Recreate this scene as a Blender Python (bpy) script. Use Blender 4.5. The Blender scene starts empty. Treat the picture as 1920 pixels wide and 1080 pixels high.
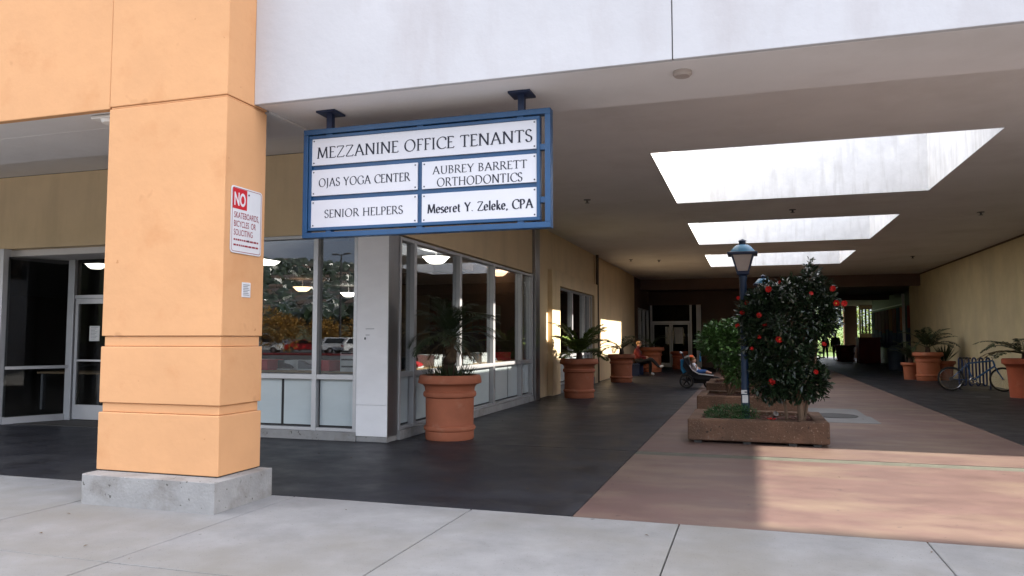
import bpy, bmesh, math, random
from mathutils import Vector, Matrix, Quaternion
R = math.radians
random.seed(7)
SC = bpy.context.scene
COL = SC.collection

# ---------------------------------------------------------------- camera
cd = bpy.data.cameras.new('camera'); cam = bpy.data.objects.new('camera', cd); COL.objects.link(cam)
cd.sensor_width = 36.0; cd.lens = 1413.0 / 1920.0 * 36.0
cd.clip_start = 0.05; cd.clip_end = 5000
cam.location = (0, 0, 1.42)
cam.rotation_euler = (R(90 + 3.806), 0, R(17.445))
SC.camera = cam

# ---------------------------------------------------------------- light
SUN_EL = math.atan(0.60)
SUN_AZ = R(0.6)                     # measured from +X towards +Y
sdir = Vector((math.cos(SUN_EL) * math.cos(SUN_AZ), math.cos(SUN_EL) * math.sin(SUN_AZ), math.sin(SUN_EL)))
w = bpy.data.worlds.new('World'); SC.world = w; w.use_nodes = True
nt = w.node_tree; bg = nt.nodes['Background']
sky = nt.nodes.new('ShaderNodeTexSky'); sky.sky_type = 'NISHITA'; sky.sun_disc = False
sky.sun_elevation = SUN_EL; sky.sun_rotation = R(90) - SUN_AZ
sky.air_density = 1.0; sky.dust_density = 1.0; sky.ozone_density = 1.0
# broken cloud cover over the clear sky
tc = nt.nodes.new('ShaderNodeTexCoord'); mp = nt.nodes.new('ShaderNodeMapping'); mp.inputs['Scale'].default_value = (1, 1, 2.6)
nz = nt.nodes.new('ShaderNodeTexNoise'); nz.inputs['Scale'].default_value = 2.2; nz.inputs['Detail'].default_value = 7; nz.inputs['Roughness'].default_value = 0.55
cr = nt.nodes.new('ShaderNodeValToRGB'); cr.color_ramp.elements[0].position = 0.40; cr.color_ramp.elements[1].position = 0.64
mx = nt.nodes.new('ShaderNodeMixRGB'); mx.inputs['Color2'].default_value = (11.5, 10.9, 10.5, 1)
fm = nt.nodes.new('ShaderNodeMath'); fm.operation = 'MULTIPLY'; fm.inputs[1].default_value = 0.8
L = nt.links.new
L(tc.outputs['Generated'], mp.inputs['Vector']); L(mp.outputs['Vector'], nz.inputs['Vector']); L(nz.outputs['Fac'], cr.inputs['Fac'])
L(cr.outputs['Color'], fm.inputs[0]); L(fm.outputs[0], mx.inputs['Fac']); L(sky.outputs['Color'], mx.inputs['Color1'])
# slate cloud bank lying low all round the horizon
sp_ = nt.nodes.new('ShaderNodeSeparateXYZ'); L(tc.outputs['Generated'], sp_.inputs['Vector'])
ad = nt.nodes.new('ShaderNodeMath'); ad.operation = 'MULTIPLY_ADD'; ad.inputs[1].default_value = 0.35; L(nz.outputs['Fac'], ad.inputs[0]); L(sp_.outputs['Z'], ad.inputs[2])
bk_r = nt.nodes.new('ShaderNodeMapRange'); bk_r.inputs['From Min'].default_value = 0.30; bk_r.inputs['From Max'].default_value = 0.52; bk_r.inputs['To Min'].default_value = 0.85; bk_r.inputs['To Max'].default_value = 0.0
L(ad.outputs[0], bk_r.inputs['Value'])
mb_ = nt.nodes.new('ShaderNodeMixRGB'); mb_.inputs['Color2'].default_value = (0.85, 1.05, 1.65, 1)
L(bk_r.outputs['Result'], mb_.inputs['Fac']); L(mx.outputs['Color'], mb_.inputs['Color1']); L(mb_.outputs['Color'], bg.inputs['Color'])
bg.inputs['Strength'].default_value = 0.14
sd = bpy.data.lights.new('sun', 'SUN'); sun = bpy.data.objects.new('sun', sd); COL.objects.link(sun)
sd.energy = 4.2; sd.angle = R(0.6); sd.color = (1.0, 0.93, 0.82)
sun.rotation_euler = sdir.to_track_quat('Z', 'Y').to_euler(); sun.location = (30, 0, 20)
vs = SC.view_settings
vs.view_transform = 'Standard'; vs.look = 'None'; vs.gamma = 1.0; vs.use_curve_mapping = False
vs.exposure = 2.02
SC.cycles.use_denoising = True
SC.cycles.max_bounces = 10; SC.cycles.diffuse_bounces = 6; SC.cycles.glossy_bounces = 4; SC.cycles.transparent_max_bounces = 16
SC.cycles.sample_clamp_indirect = 6.0
SC.cycles.caustics_reflective = False; SC.cycles.caustics_refractive = False

# ---------------------------------------------------------------- materials
MATS = {}
def mat(name, col, rough=0.65, var=0.12, scale=2.5, bump=0.15, bscale=60.0, metallic=0.0, spec=0.4, stretch=(1, 1, 1),
        col2=None, c2lo=0.55, c2hi=0.75, c2scale=1.2, c2stretch=None, emit=0.0, speck=None, speck2=None, coat=0.0, bdist=0.01, rvar=0.0):
    m = bpy.data.materials.new(name); m.use_nodes = True; MATS[name] = m
    n = m.node_tree.nodes; l = m.node_tree.links.new
    b = n['Principled BSDF']
    b.inputs['Roughness'].default_value = rough; b.inputs['Metallic'].default_value = metallic
    b.inputs['Specular IOR Level'].default_value = spec; b.inputs['Coat Weight'].default_value = coat
    t = n.new('ShaderNodeTexCoord')
    mpn = n.new('ShaderNodeMapping'); mpn.inputs['Scale'].default_value = stretch; l(t.outputs['Object'], mpn.inputs['Vector'])
    no = n.new('ShaderNodeTexNoise'); no.inputs['Scale'].default_value = scale; no.inputs['Detail'].default_value = 8; no.inputs['Roughness'].default_value = 0.62
    l(mpn.outputs['Vector'], no.inputs['Vector'])
    rp = n.new('ShaderNodeValToRGB'); rp.color_ramp.elements[0].position = 0.3; rp.color_ramp.elements[1].position = 0.7
    lo = [max(0, c * (1 - var)) for c in col]; hi = [min(1, c * (1 + var)) for c in col]
    rp.color_ramp.elements[0].color = (*lo, 1); rp.color_ramp.elements[1].color = (*hi, 1)
    l(no.outputs['Fac'], rp.inputs['Fac']); out = rp.outputs['Color']
    if col2 is not None:
        m2 = n.new('ShaderNodeMapping'); m2.inputs['Scale'].default_value = c2stretch or stretch; m2.inputs['Location'].default_value = (3.1, 7.7, 1.3)
        l(t.outputs['Object'], m2.inputs['Vector'])
        n2 = n.new('ShaderNodeTexNoise'); n2.inputs['Scale'].default_value = c2scale; n2.inputs['Detail'].default_value = 6; n2.inputs['Roughness'].default_value = 0.6
        l(m2.outputs['Vector'], n2.inputs['Vector'])
        r2 = n.new('ShaderNodeValToRGB'); r2.color_ramp.elements[0].position = c2lo; r2.color_ramp.elements[1].position = c2hi
        l(n2.outputs['Fac'], r2.inputs['Fac'])
        mm = n.new('ShaderNodeMixRGB'); mm.inputs['Color2'].default_value = (*col2, 1)
        l(r2.outputs['Color'], mm.inputs['Fac']); l(out, mm.inputs['Color1']); out = mm.outputs['Color']
    for speck in [s_ for s_ in (speck, speck2) if s_ is not None]:
        n3 = n.new('ShaderNodeTexNoise'); n3.inputs['Scale'].default_value = speck[1]; n3.inputs['Detail'].default_value = 2
        l(t.outputs['Object'], n3.inputs['Vector'])
        r3 = n.new('ShaderNodeValToRGB'); r3.color_ramp.elements[0].position = speck[2]; r3.color_ramp.elements[1].position = speck[2] + 0.04
        l(n3.outputs['Fac'], r3.inputs['Fac'])
        m3 = n.new('ShaderNodeMixRGB'); m3.inputs['Color2'].default_value = (*speck[0], 1)
        l(r3.outputs['Color'], m3.inputs['Fac']); l(out, m3.inputs['Color1']); out = m3.outputs['Color']
    l(out, b.inputs['Base Color'])
    if rvar > 0:
        mr = n.new('ShaderNodeMapRange'); mr.inputs['To Min'].default_value = max(0.02, rough - rvar); mr.inputs['To Max'].default_value = min(1, rough + rvar)
        mr.inputs['From Min'].default_value = 0.3; mr.inputs['From Max'].default_value = 0.7
        l(no.outputs['Fac'], mr.inputs['Value']); l(mr.outputs['Result'], b.inputs['Roughness'])
    if bump > 0:
        nb = n.new('ShaderNodeTexNoise'); nb.inputs['Scale'].default_value = bscale; nb.inputs['Detail'].default_value = 5
        l(mpn.outputs['Vector'], nb.inputs['Vector'])
        bp = n.new('ShaderNodeBump'); bp.inputs['Strength'].default_value = bump; bp.inputs['Distance'].default_value = bdist
        l(nb.outputs['Fac'], bp.inputs['Height']); l(bp.outputs['Normal'], b.inputs['Normal'])
    if emit > 0:
        b.inputs['Emission Color'].default_value = (*col, 1); b.inputs['Emission Strength'].default_value = emit
    return m

mat('orange_stucco', (0.64, 0.338, 0.16), 0.85, 0.05, 1.6, 0.45, 9.0, bdist=0.012, col2=(0.585, 0.285, 0.125), c2lo=0.56, c2hi=0.8, c2scale=2.3, speck=((0.50, 0.235, 0.10), 13, 0.74), speck2=((0.56, 0.285, 0.13), 3.2, 0.70))
mat('grey_stucco', (0.505, 0.50, 0.515), 0.85, 0.05, 0.9, 0.35, 14.0, bdist=0.01, col2=(0.43, 0.405, 0.41), c2lo=0.5, c2hi=0.78, c2scale=1.1, c2stretch=(1.6, 1.6, 0.5))
mat('cream_wall', (0.68, 0.525, 0.33), 0.85, 0.06, 1.5, 0.3, 18.0, col2=(0.57, 0.44, 0.275), c2lo=0.5, c2hi=0.8, c2scale=1.4, c2stretch=(1.5, 1.5, 0.22))
mat('stained_wall', (0.58, 0.505, 0.32), 0.88, 0.10, 1.2, 0.3, 18.0, col2=(0.45, 0.40, 0.27), c2lo=0.46, c2hi=0.78, c2scale=0.8, c2stretch=(1.2, 1.0, 0.4))
mat('ceiling_paint', (0.72, 0.695, 0.685), 0.9, 0.05, 0.8, 0.2, 30.0, col2=(0.62, 0.59, 0.57), c2lo=0.48, c2hi=0.75, c2scale=0.7)
mat('well_paint', (0.68, 0.68, 0.68), 0.85, 0.10, 3.5, 0.2, 20.0, col2=(0.47, 0.46, 0.44), c2lo=0.50, c2hi=0.85, c2scale=2.2, c2stretch=(3, 3, 0.35))
mat('brown_wall', (0.135, 0.085, 0.07), 0.8, 0.1, 1.0, 0.2, 20)
mat('sidewalk', (0.236, 0.235, 0.235), 0.88, 0.17, 2.6, 0.5, 90, bdist=0.004, col2=(0.198, 0.189, 0.172), c2lo=0.46, c2hi=0.66, c2scale=0.55, speck=((0.15, 0.145, 0.14), 60, 0.67), speck2=((0.12, 0.115, 0.11), 7.0, 0.735))
mat('plinth_concrete', (0.29, 0.285, 0.278), 0.9, 0.16, 3.0, 0.6, 40, bdist=0.008, col2=(0.19, 0.175, 0.16), c2lo=0.5, c2hi=0.75, c2scale=4, speck=((0.10, 0.095, 0.085), 26, 0.69))
mat('dark_floor', (0.0175, 0.0185, 0.024), 0.5, 0.32, 2.2, 0.2, 70, spec=0.3, stretch=(1, 1.2, 1), col2=(0.042, 0.043, 0.048), c2lo=0.5, c2hi=0.75, c2scale=1.1, c2stretch=(0.9, 1.3, 1), bdist=0.004, rvar=0.1, speck=((0.07, 0.068, 0.066), 14, 0.72), speck2=((0.010, 0.010, 0.012), 9, 0.70))
mat('pink_floor', (0.128, 0.077, 0.066), 0.6, 0.16, 2.4, 0.2, 60, stretch=(0.8, 1.2, 1), col2=(0.188, 0.134, 0.098), c2lo=0.45, c2hi=0.72, c2scale=1.2, c2stretch=(0.7, 1.4, 1), bdist=0.004, rvar=0.08, speck=((0.075, 0.05, 0.045), 11, 0.71))
mat('band_concrete', (0.105, 0.105, 0.08), 0.85, 0.18, 5, 0.4, 60, col2=(0.075, 0.072, 0.055), c2scale=6)
mat('patch_concrete', (0.17, 0.17, 0.175), 0.8, 0.1, 2, 0.3, 50)
mat('asphalt', (0.05, 0.05, 0.052), 0.9, 0.2, 1.0, 0.3, 40)
mat('joint_dark', (0.05, 0.047, 0.043), 0.95, 0.2, 4, 0, 1)
mat('terracotta', (0.36, 0.115, 0.058), 0.72, 0.12, 4.0, 0.2, 50, bdist=0.004, col2=(0.43, 0.22, 0.145), c2lo=0.56, c2hi=0.8, c2scale=3.5)
mat('terracotta_red', (0.40, 0.095, 0.045), 0.7, 0.12, 4.0, 0.2, 50, bdist=0.004, col2=(0.46, 0.14, 0.07), c2scale=3)
mat('soil', (0.045, 0.03, 0.02), 0.95, 0.4, 14, 0.8, 30, bdist=0.03)
mat('mulch', (0.09, 0.035, 0.024), 0.95, 0.5, 22, 0.9, 40, bdist=0.03)
mat('planter_concrete', (0.135, 0.074, 0.046), 0.9, 0.35, 4.0, 0.9, 38, bdist=0.012, col2=(0.095, 0.055, 0.035), c2lo=0.48, c2hi=0.7, c2scale=2.2, speck=((0.20, 0.14, 0.10), 42, 0.64), speck2=((0.05, 0.032, 0.022), 16, 0.68))
mat('alu_frame', (0.50, 0.50, 0.51), 0.42, 0.05, 3, 0.03, 40, metallic=0.55)
mat('alu_light', (0.62, 0.62, 0.63), 0.5, 0.05, 3, 0.03, 40, metallic=0.2)
mat('column_panel', (0.86, 0.85, 0.855), 0.5, 0.05, 2, 0.12, 3.5, metallic=0.0, bdist=0.02, stretch=(1, 1, 2))
mat('brushed_steel', (0.30, 0.29, 0.29), 0.35, 0.1, 8, 0.05, 60, metallic=0.85, stretch=(12, 12, 0.4))
mat('black_gasket', (0.012, 0.012, 0.014), 0.5, 0, 1, 0, 1)
mat('spandrel_glass', (0.50, 0.565, 0.575), 0.14, 0.05, 1.2, 0.02, 2, spec=0.6, stretch=(1, 1, 2.5))
mat('blue_paint', (0.008, 0.060, 0.155), 0.42, 0.12, 4, 0.05, 60, spec=0.5, col2=(0.006, 0.055, 0.15), c2scale=5)
mat('blue_dark', (0.012, 0.022, 0.06), 0.5, 0.1, 5, 0.05, 60)
mat('lamp_blue', (0.010, 0.030, 0.072), 0.42, 0.12, 5, 0.05, 60)
mat('lamp_cap', (0.07, 0.24, 0.40), 0.4, 0.12, 5, 0.05, 60)
mat('lamp_lens', (0.42, 0.36, 0.33), 0.4, 0.06, 5, 0.0, 60)
mat('sign_panel', (0.645, 0.64, 0.675), 0.5, 0.03, 2, 0.02, 40)
mat('ink', (0.010, 0.011, 0.024), 0.6, 0, 1, 0, 1)
mat('sign_white', (0.66, 0.66, 0.68), 0.5, 0.04, 9, 0.02, 40)
mat('sign_red', (0.52, 0.012, 0.02), 0.5, 0.04, 9, 0.0, 40)
mat('sign_maroon', (0.26, 0.02, 0.035), 0.5, 0.04, 9, 0.0, 40)
mat('steel_dot', (0.10, 0.10, 0.11), 0.4, 0.05, 9, 0.0, 40, metallic=0.6)
mat('fixture_white', (0.75, 0.74, 0.72), 0.4, 0.04, 5, 0, 1)
mat('palm_leaf', (0.022, 0.036, 0.012), 0.45, 0.35, 9, 0, 1, spec=0.5)
mat('fern_leaf', (0.105, 0.155, 0.033), 0.5, 0.35, 5, 0, 1, spec=0.4)
mat('fern_dark', (0.028, 0.042, 0.016), 0.5, 0.35, 5, 0, 1, spec=0.4)
mat('dry_frond', (0.085, 0.055, 0.025), 0.7, 0.3, 5, 0, 1)
mat('palm_trunk', (0.055, 0.032, 0.022), 0.9, 0.4, 12, 0.7, 30, bdist=0.02)
mat('camellia_leaf', (0.016, 0.032, 0.013), 0.28, 0.4, 7, 0, 1, spec=0.6)
mat('shrub_leaf', (0.055, 0.12, 0.028), 0.35, 0.4, 6, 0, 1, spec=0.5)
mat('hedge_leaf', (0.028, 0.085, 0.022), 0.55, 0.4, 9, 0, 1)
mat('yellow_leaf', (0.26, 0.135, 0.02), 0.6, 0.3, 1.5, 0, 1)
mat('tree_leaf', (0.07, 0.11, 0.025), 0.6, 0.4, 1.2, 0, 1)
mat('bright_leaf', (0.19, 0.24, 0.05), 0.6, 0.4, 0.6, 0, 1)
mat('petal', (0.55, 0.018, 0.014), 0.55, 0.15, 20, 0, 1)
mat('stamen', (0.75, 0.45, 0.05), 0.6, 0.1, 20, 0, 1)
mat('bark', (0.15, 0.095, 0.06), 0.9, 0.3, 9, 0.5, 30)
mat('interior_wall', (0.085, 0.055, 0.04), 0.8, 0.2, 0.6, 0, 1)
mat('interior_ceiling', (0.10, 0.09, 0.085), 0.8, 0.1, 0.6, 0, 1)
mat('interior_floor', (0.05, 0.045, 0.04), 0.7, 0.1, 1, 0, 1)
mat('soffit_white', (0.55, 0.57, 0.60), 0.8, 0.05, 1, 0, 1)
mat('wood_counter', (0.42, 0.29, 0.16), 0.5, 0.15, 6, 0.05, 40, stretch=(1, 6, 1))
mat('white_goods', (0.72, 0.72, 0.72), 0.5, 0.05, 6, 0, 1)
mat('grey_goods', (0.20, 0.21, 0.23), 0.5, 0.1, 6, 0, 1)
mat('red_goods', (0.55, 0.03, 0.035), 0.5, 0.1, 6, 0, 1)
mat('dark_goods', (0.025, 0.025, 0.028), 0.5, 0.1, 6, 0, 1)
mat('teal_goods', (0.03, 0.22, 0.26), 0.5, 0.1, 6, 0, 1)
mat('lamp_glow', (1.0, 0.93, 0.82), 0.5, 0, 1, 0, 1, emit=2.2)
mat('lamp_glow_warm', (1.0, 0.62, 0.36), 0.5, 0, 1, 0, 1, emit=1.1)
mat('rubber', (0.015, 0.015, 0.015), 0.75, 0.1, 9, 0, 1)
mat('black_fabric', (0.012, 0.012, 0.015), 0.85, 0.2, 30, 0.1, 200)
mat('red_fabric', (0.13, 0.010, 0.012), 0.8, 0.2, 30, 0.1, 200)
mat('blue_fabric', (0.02, 0.16, 0.33), 0.8, 0.2, 30, 0.1, 200)
mat('orange_fabric', (0.75, 0.12, 0.02), 0.8, 0.2, 30, 0.1, 200)
mat('grey_fabric', (0.18, 0.17, 0.16), 0.8, 0.2, 30, 0.1, 200)
mat('white_fabric', (0.66, 0.68, 0.72), 0.8, 0.1, 30, 0.1, 200)
mat('denim', (0.03, 0.10, 0.30), 0.8, 0.2, 30, 0.1, 200)
mat('dark_blue_fabric', (0.012, 0.016, 0.035), 0.8, 0.2, 30, 0.1, 200)
mat('charcoal', (0.02, 0.018, 0.02), 0.85, 0.2, 20, 0.1, 200)
mat('skin', (0.50, 0.28, 0.20), 0.55, 0.08, 20, 0, 1)
mat('hair_blond', (0.24, 0.12, 0.045), 0.6, 0.25, 60, 0.2, 120)
mat('hair_dark', (0.02, 0.014, 0.010), 0.6, 0.25, 60, 0.2, 120)
mat('chrome', (0.65, 0.65, 0.66), 0.2, 0.03, 9, 0, 1, metallic=0.95)
mat('bike_blue', (0.02, 0.085, 0.22), 0.3, 0.1, 9, 0, 1, coat=0.5)
mat('rack_blue', (0.016, 0.03, 0.085), 0.4, 0.1, 9, 0.02, 40)
mat('iron', (0.05, 0.05, 0.052), 0.6, 0.2, 9, 0.3, 60, metallic=0.5)
mat('maroon_paint', (0.26, 0.022, 0.026), 0.55, 0.15, 3, 0.1, 40)
mat('banner_red', (0.26, 0.025, 0.02), 0.8, 0.1, 3, 0, 1)
mat('banner_orange', (0.45, 0.11, 0.015), 0.8, 0.1, 3, 0, 1)
mat('banner_blue', (0.02, 0.035, 0.12), 0.8, 0.1, 3, 0, 1)
mat('banner_teal', (0.03, 0.09, 0.13), 0.8, 0.1, 3, 0, 1)
mat('bin_blue', (0.02, 0.035, 0.065), 0.5, 0.1, 3, 0, 1)
mat('paper', (0.70, 0.69, 0.67), 0.8, 0.03, 8, 0, 1)
mat('hill_ground', (0.055, 0.062, 0.028), 0.95, 0.4, 0.03, 0, 1, col2=(0.13, 0.10, 0.05), c2scale=0.02)
mat('house_white', (0.82, 0.80, 0.76), 0.8, 0.1, 0.3, 0, 1)
mat('house_tan', (0.36, 0.29, 0.22), 0.8, 0.1, 0.3, 0, 1)
mat('roof_dark', (0.10, 0.085, 0.08), 0.85, 0.2, 1, 0, 1)
mat('roof_clay', (0.10, 0.07, 0.055), 0.85, 0.2, 1, 0, 1)
mat('window_dark', (0.02, 0.025, 0.03), 0.1, 0, 1, 0, 1)
for nm, c in (('car_white', (0.75, 0.75, 0.74)), ('car_red', (0.42, 0.015, 0.015)), ('car_silver', (0.42, 0.43, 0.45)), ('car_black', (0.015, 0.015, 0.017)), ('car_blue', (0.04, 0.07, 0.14))):
    mat(nm, c, 0.3, 0.02, 1, 0, 1, coat=0.7, metallic=0.3 if nm == 'car_silver' else 0.0)
mat('tail_red', (0.5, 0.01, 0.01), 0.3, 0, 1, 0, 1)
mat('grass', (0.08, 0.13, 0.025), 0.9, 0.3, 1.5, 0.5, 30)
mat('kerb_red', (0.30, 0.03, 0.03), 0.7, 0.15, 2, 0, 1)

def glass_mat(name, tint, ior=1.85):
    m = bpy.data.materials.new(name); m.use_nodes = True; MATS[name] = m
    n = m.node_tree.nodes; l = m.node_tree.links.new
    n.remove(n['Principled BSDF'])
    o = n['Material Output']; tr = n.new('ShaderNodeBsdfTransparent'); tr.inputs['Color'].default_value = (*tint, 1)
    gl = n.new('ShaderNodeBsdfGlossy'); gl.inputs['Roughness'].default_value = 0.0; gl.inputs['Color'].default_value = (0.95, 0.97, 1, 1)
    nb = n.new('ShaderNodeTexNoise'); nb.inputs['Scale'].default_value = 0.9; nb.inputs['Detail'].default_value = 1
    t = n.new('ShaderNodeTexCoord'); l(t.outputs['Object'], nb.inputs['Vector'])
    bp = n.new('ShaderNodeBump'); bp.inputs['Strength'].default_value = 0.04; bp.inputs['Distance'].default_value = 0.02
    l(nb.outputs['Fac'], bp.inputs['Height']); l(bp.outputs['Normal'], gl.inputs['Normal'])
    fr = n.new('ShaderNodeFresnel'); fr.inputs['IOR'].default_value = ior
    # a thin sheet: the inner face must not turn into a mirror at shallow angles
    ge = n.new('ShaderNodeNewGeometry'); sw_ = n.new('ShaderNodeMapRange'); sw_.inputs['To Min'].default_value = ior; sw_.inputs['To Max'].default_value = 1.0 / ior
    l(ge.outputs['Backfacing'], sw_.inputs['Value']); l(sw_.outputs['Result'], fr.inputs['IOR'])
    mxs = n.new('ShaderNodeMixShader'); l(fr.outputs['Fac'], mxs.inputs['Fac']); l(tr.outputs['BSDF'], mxs.inputs[1]); l(gl.outputs['BSDF'], mxs.inputs[2])
    l(mxs.outputs['Shader'], o.inputs['Surface'])
glass_mat('glass', (0.80, 0.82, 0.82), 1.62)
glass_mat('glass_dark', (0.50, 0.51, 0.51), 1.22)

# ---------------------------------------------------------------- mesh helpers
class MB:
    def __init__(s): s.v = []; s.f = []; s.m = []; s.cur = 0
    def add(s, vs, fs):
        o = len(s.v); s.v.extend([tuple(p) for p in vs])
        for f in fs: s.f.append(tuple(i + o for i in f)); s.m.append(s.cur)
        return s
    def box(s, x0, x1, y0, y1, z0, z1):
        if x0 > x1: x0, x1 = x1, x0
        if y0 > y1: y0, y1 = y1, y0
        return s.add([(x0, y0, z0), (x1, y0, z0), (x1, y1, z0), (x0, y1, z0), (x0, y0, z1), (x1, y0, z1), (x1, y1, z1), (x0, y1, z1)],
                     [(0, 3, 2, 1), (4, 5, 6, 7), (0, 1, 5, 4), (1, 2, 6, 5), (2, 3, 7, 6), (3, 0, 4, 7)])
    def lathe(s, prof, n=24, c=(0, 0, 0), cap=True):
        k = len(prof); vs = []
        for r, z in prof:
            for i in range(n):
                a = 2 * math.pi * i / n; vs.append((c[0] + r * math.cos(a), c[1] + r * math.sin(a), c[2] + z))
        fs = [(j * n + i, j * n + (i + 1) % n, (j + 1) * n + (i + 1) % n, (j + 1) * n + i) for j in range(k - 1) for i in range(n)]
        if cap: fs += [tuple(range(n))[::-1], tuple((k - 1) * n + i for i in range(n))]
        return s.add(vs, fs)
    def tube(s, pts, rad, n=8, cap=True, closed=False):
        pts = [Vector(p) for p in pts]; k = len(pts)
        rs = rad if isinstance(rad, (list, tuple)) else [rad] * k
        vs = []; up = None
        for i, p in enumerate(pts):
            if closed: d = pts[(i + 1) % k] - pts[i - 1]
            else: d = pts[min(i + 1, k - 1)] - pts[max(i - 1, 0)]
            d.normalize()
            if up is None:
                up = Vector((0, 0, 1)) if abs(d.z) < 0.9 else Vector((1, 0, 0))
            a = d.cross(up)
            if a.length < 1e-5: a = d.orthogonal()
            a.normalize(); b = a.cross(d).normalized(); up = b
            for j in range(n):
                t = 2 * math.pi * j / n; vs.append(p + (a * math.cos(t) + b * math.sin(t)) * rs[i])
        kk = k if closed else k - 1
        fs = [(i * n + j, i * n + (j + 1) % n, ((i + 1) % k) * n + (j + 1) % n, ((i + 1) % k) * n + j) for i in range(kk) for j in range(n)]
        if cap and not closed: fs += [tuple(range(n))[::-1], tuple((k - 1) * n + j for j in range(n))]
        return s.add(vs, fs)
    def prism(s, poly, fn, t0, t1):
        n = len(poly); vs = [fn(u, v, t0) for u, v in poly] + [fn(u, v, t1) for u, v in poly]
        fs = [tuple(range(n))[::-1], tuple(range(n, 2 * n))] + [(i, (i + 1) % n, n + (i + 1) % n, n + i) for i in range(n)]
        return s.add(vs, fs)
    def ring(s, c, r, tr, axis='y', n=24, m=6):
        pts = []
        for i in range(n):
            a = 2 * math.pi * i / n
            if axis == 'y': pts.append((c[0] + r * math.cos(a), c[1], c[2] + r * math.sin(a)))
            elif axis == 'z': pts.append((c[0] + r * math.cos(a), c[1] + r * math.sin(a), c[2]))
            else: pts.append((c[0], c[1] + r * math.cos(a), c[2] + r * math.sin(a)))
        return s.tube(pts, tr, m, closed=True)
    def ball(s, c, r, n=10, m=7):
        if not isinstance(r, (tuple, list)): r = (r, r, r)
        vs = [(c[0], c[1], c[2] - r[2])]
        for j in range(1, m):
            t = -math.pi / 2 + math.pi * j / m
            for i in range(n):
                a = 2 * math.pi * i / n; vs.append((c[0] + r[0] * math.cos(t) * math.cos(a), c[1] + r[1] * math.cos(t) * math.sin(a), c[2] + r[2] * math.sin(t)))
        vs.append((c[0], c[1], c[2] + r[2])); e = len(vs) - 1
        fs = [(0, 1 + (i + 1) % n, 1 + i) for i in range(n)] + [(1 + (m - 2) * n + i, 1 + (m - 2) * n + (i + 1) % n, e) for i in range(n)]
        fs += [(1 + j * n + i, 1 + j * n + (i + 1) % n, 1 + (j + 1) * n + (i + 1) % n, 1 + (j + 1) * n + i) for j in range(m - 2) for i in range(n)]
        return s.add(vs, fs)
    def mesh(s, name, mats):
        me = bpy.data.meshes.new(name); me.from_pydata(s.v, [], s.f)
        for m in (mats if isinstance(mats, (list, tuple)) else [mats]): me.materials.append(MATS[m])
        if any(s.m): me.polygons.foreach_set('material_index', s.m)
        me.update(); return me

def reg(o, parent=None, local=False, label=None, cat=None, group=None, kind=None):
    COL.objects.link(o)
    if parent is not None:
        o.parent = parent
        if not local:
            o.matrix_parent_inverse = parent.matrix_basis.inverted()
    if label: o['label'] = label
    if cat: o['category'] = cat
    if group: o['group'] = group
    if kind: o['kind'] = kind
    return o
def build(name, mb, m, parent=None, local=False, bevel=0, smooth=False, bseg=2, **kw):
    o = bpy.data.objects.new(name, mb.mesh(name, m)); reg(o, parent, local, **kw)
    if smooth:
        o.data.polygons.foreach_set('use_smooth', [True] * len(o.data.polygons))
        try: o.data.set_sharp_from_angle(angle=R(38))
        except Exception: pass
    if bevel:
        b = o.modifiers.new('bevel', 'BEVEL'); b.width = bevel; b.segments = bseg; b.limit_method = 'ANGLE'
    return o
def thing(name, label, cat, loc=(0, 0, 0), rz=0, group=None):
    e = bpy.data.objects.new(name, None); e.empty_display_size = 0.2; e.location = loc; e.rotation_euler = (0, 0, rz)
    return reg(e, label=label, cat=cat, group=group)
def B(*a): return MB().box(*a)
def dup(src, parent, label=None):
    o = src.copy(); COL.objects.link(o); o.parent = parent
    return o

# ================================================================ GROUND
CE = 4.12                                  # ceiling height
build('ground', MB().add([(-3000, -3000, -0.16), (3000, -3000, -0.16), (3000, 3000, -0.16), (-3000, 3000, -0.16)], [(0, 1, 2, 3)]), 'asphalt', kind='structure')
sw = build('sidewalk', B(-34, 40, -4.0, 5.99, -0.3, -0.022), 'joint_dark', kind='structure')
xs = [-0.54 + 1.695 * k for k in range(-12, 24)]
ys = [1.8, 3.9, 5.985]
for j in range(2):
    for i in range(len(xs) - 1):
        g = 0.0045
        build('slab', B(xs[i] + g, xs[i + 1] - g, ys[j] + g, ys[j + 1] - (0 if j == 1 else g), -0.1, random.uniform(-0.002, 0.002)), 'sidewalk', sw, bevel=0.006)
build('apron', B(-34, 40, -3.8, 1.795, -0.16, -0.004), 'sidewalk', sw, bevel=0.02)
build('kerb', B(-34, 40, -4.0, -3.81, -0.16, -0.002), 'sidewalk', sw, bevel=0.02)
# covered walkway floor: dark sealed areas left and right of a red concrete strip
fl = build('walkway_floor', B(-34, 40, 5.99, 90, -0.3, -0.03), 'joint_dark', kind='structure')
seams = [5.99, 9.40, 9.66, 16.6, 23.7, 30.8, 38.0]
PX0, PX1 = -1.378, 3.43
def fpiece(x0, x1, y0, y1, m, z=0.0, nm='floor_panel'):
    return build(nm, B(x0 + 0.003, x1 - 0.003, y0 + 0.004, y1 - 0.004, -0.1, z), m, fl)
for a, b in zip(seams[:-1], seams[1:]):
    band = abs(a - 9.40) < 1e-6
    fpiece(PX0, PX1, a, b, 'band_concrete' if band else 'pink_floor', -0.003 if band else 0.0)
    fpiece(-34, PX0, a, b, 'dark_floor', -0.002 if band else 0.0)
    fpiece(PX1, 6.95, a, b, 'dark_floor', -0.002 if band else 0.0)
    if a < 10: fpiece(6.955, 40, a, min(b, 10.66), 'sidewalk', -0.001)  # pale paving out of view, added to bounce sunlight in under the ceiling
fpiece(-34, 40, 38.0, 62, 'dark_floor')
pc = thing('manhole_cover', 'dark round manhole cover in a pale concrete patch beside the front planter', 'manhole', (1.75, 15.2, 0))
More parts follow.
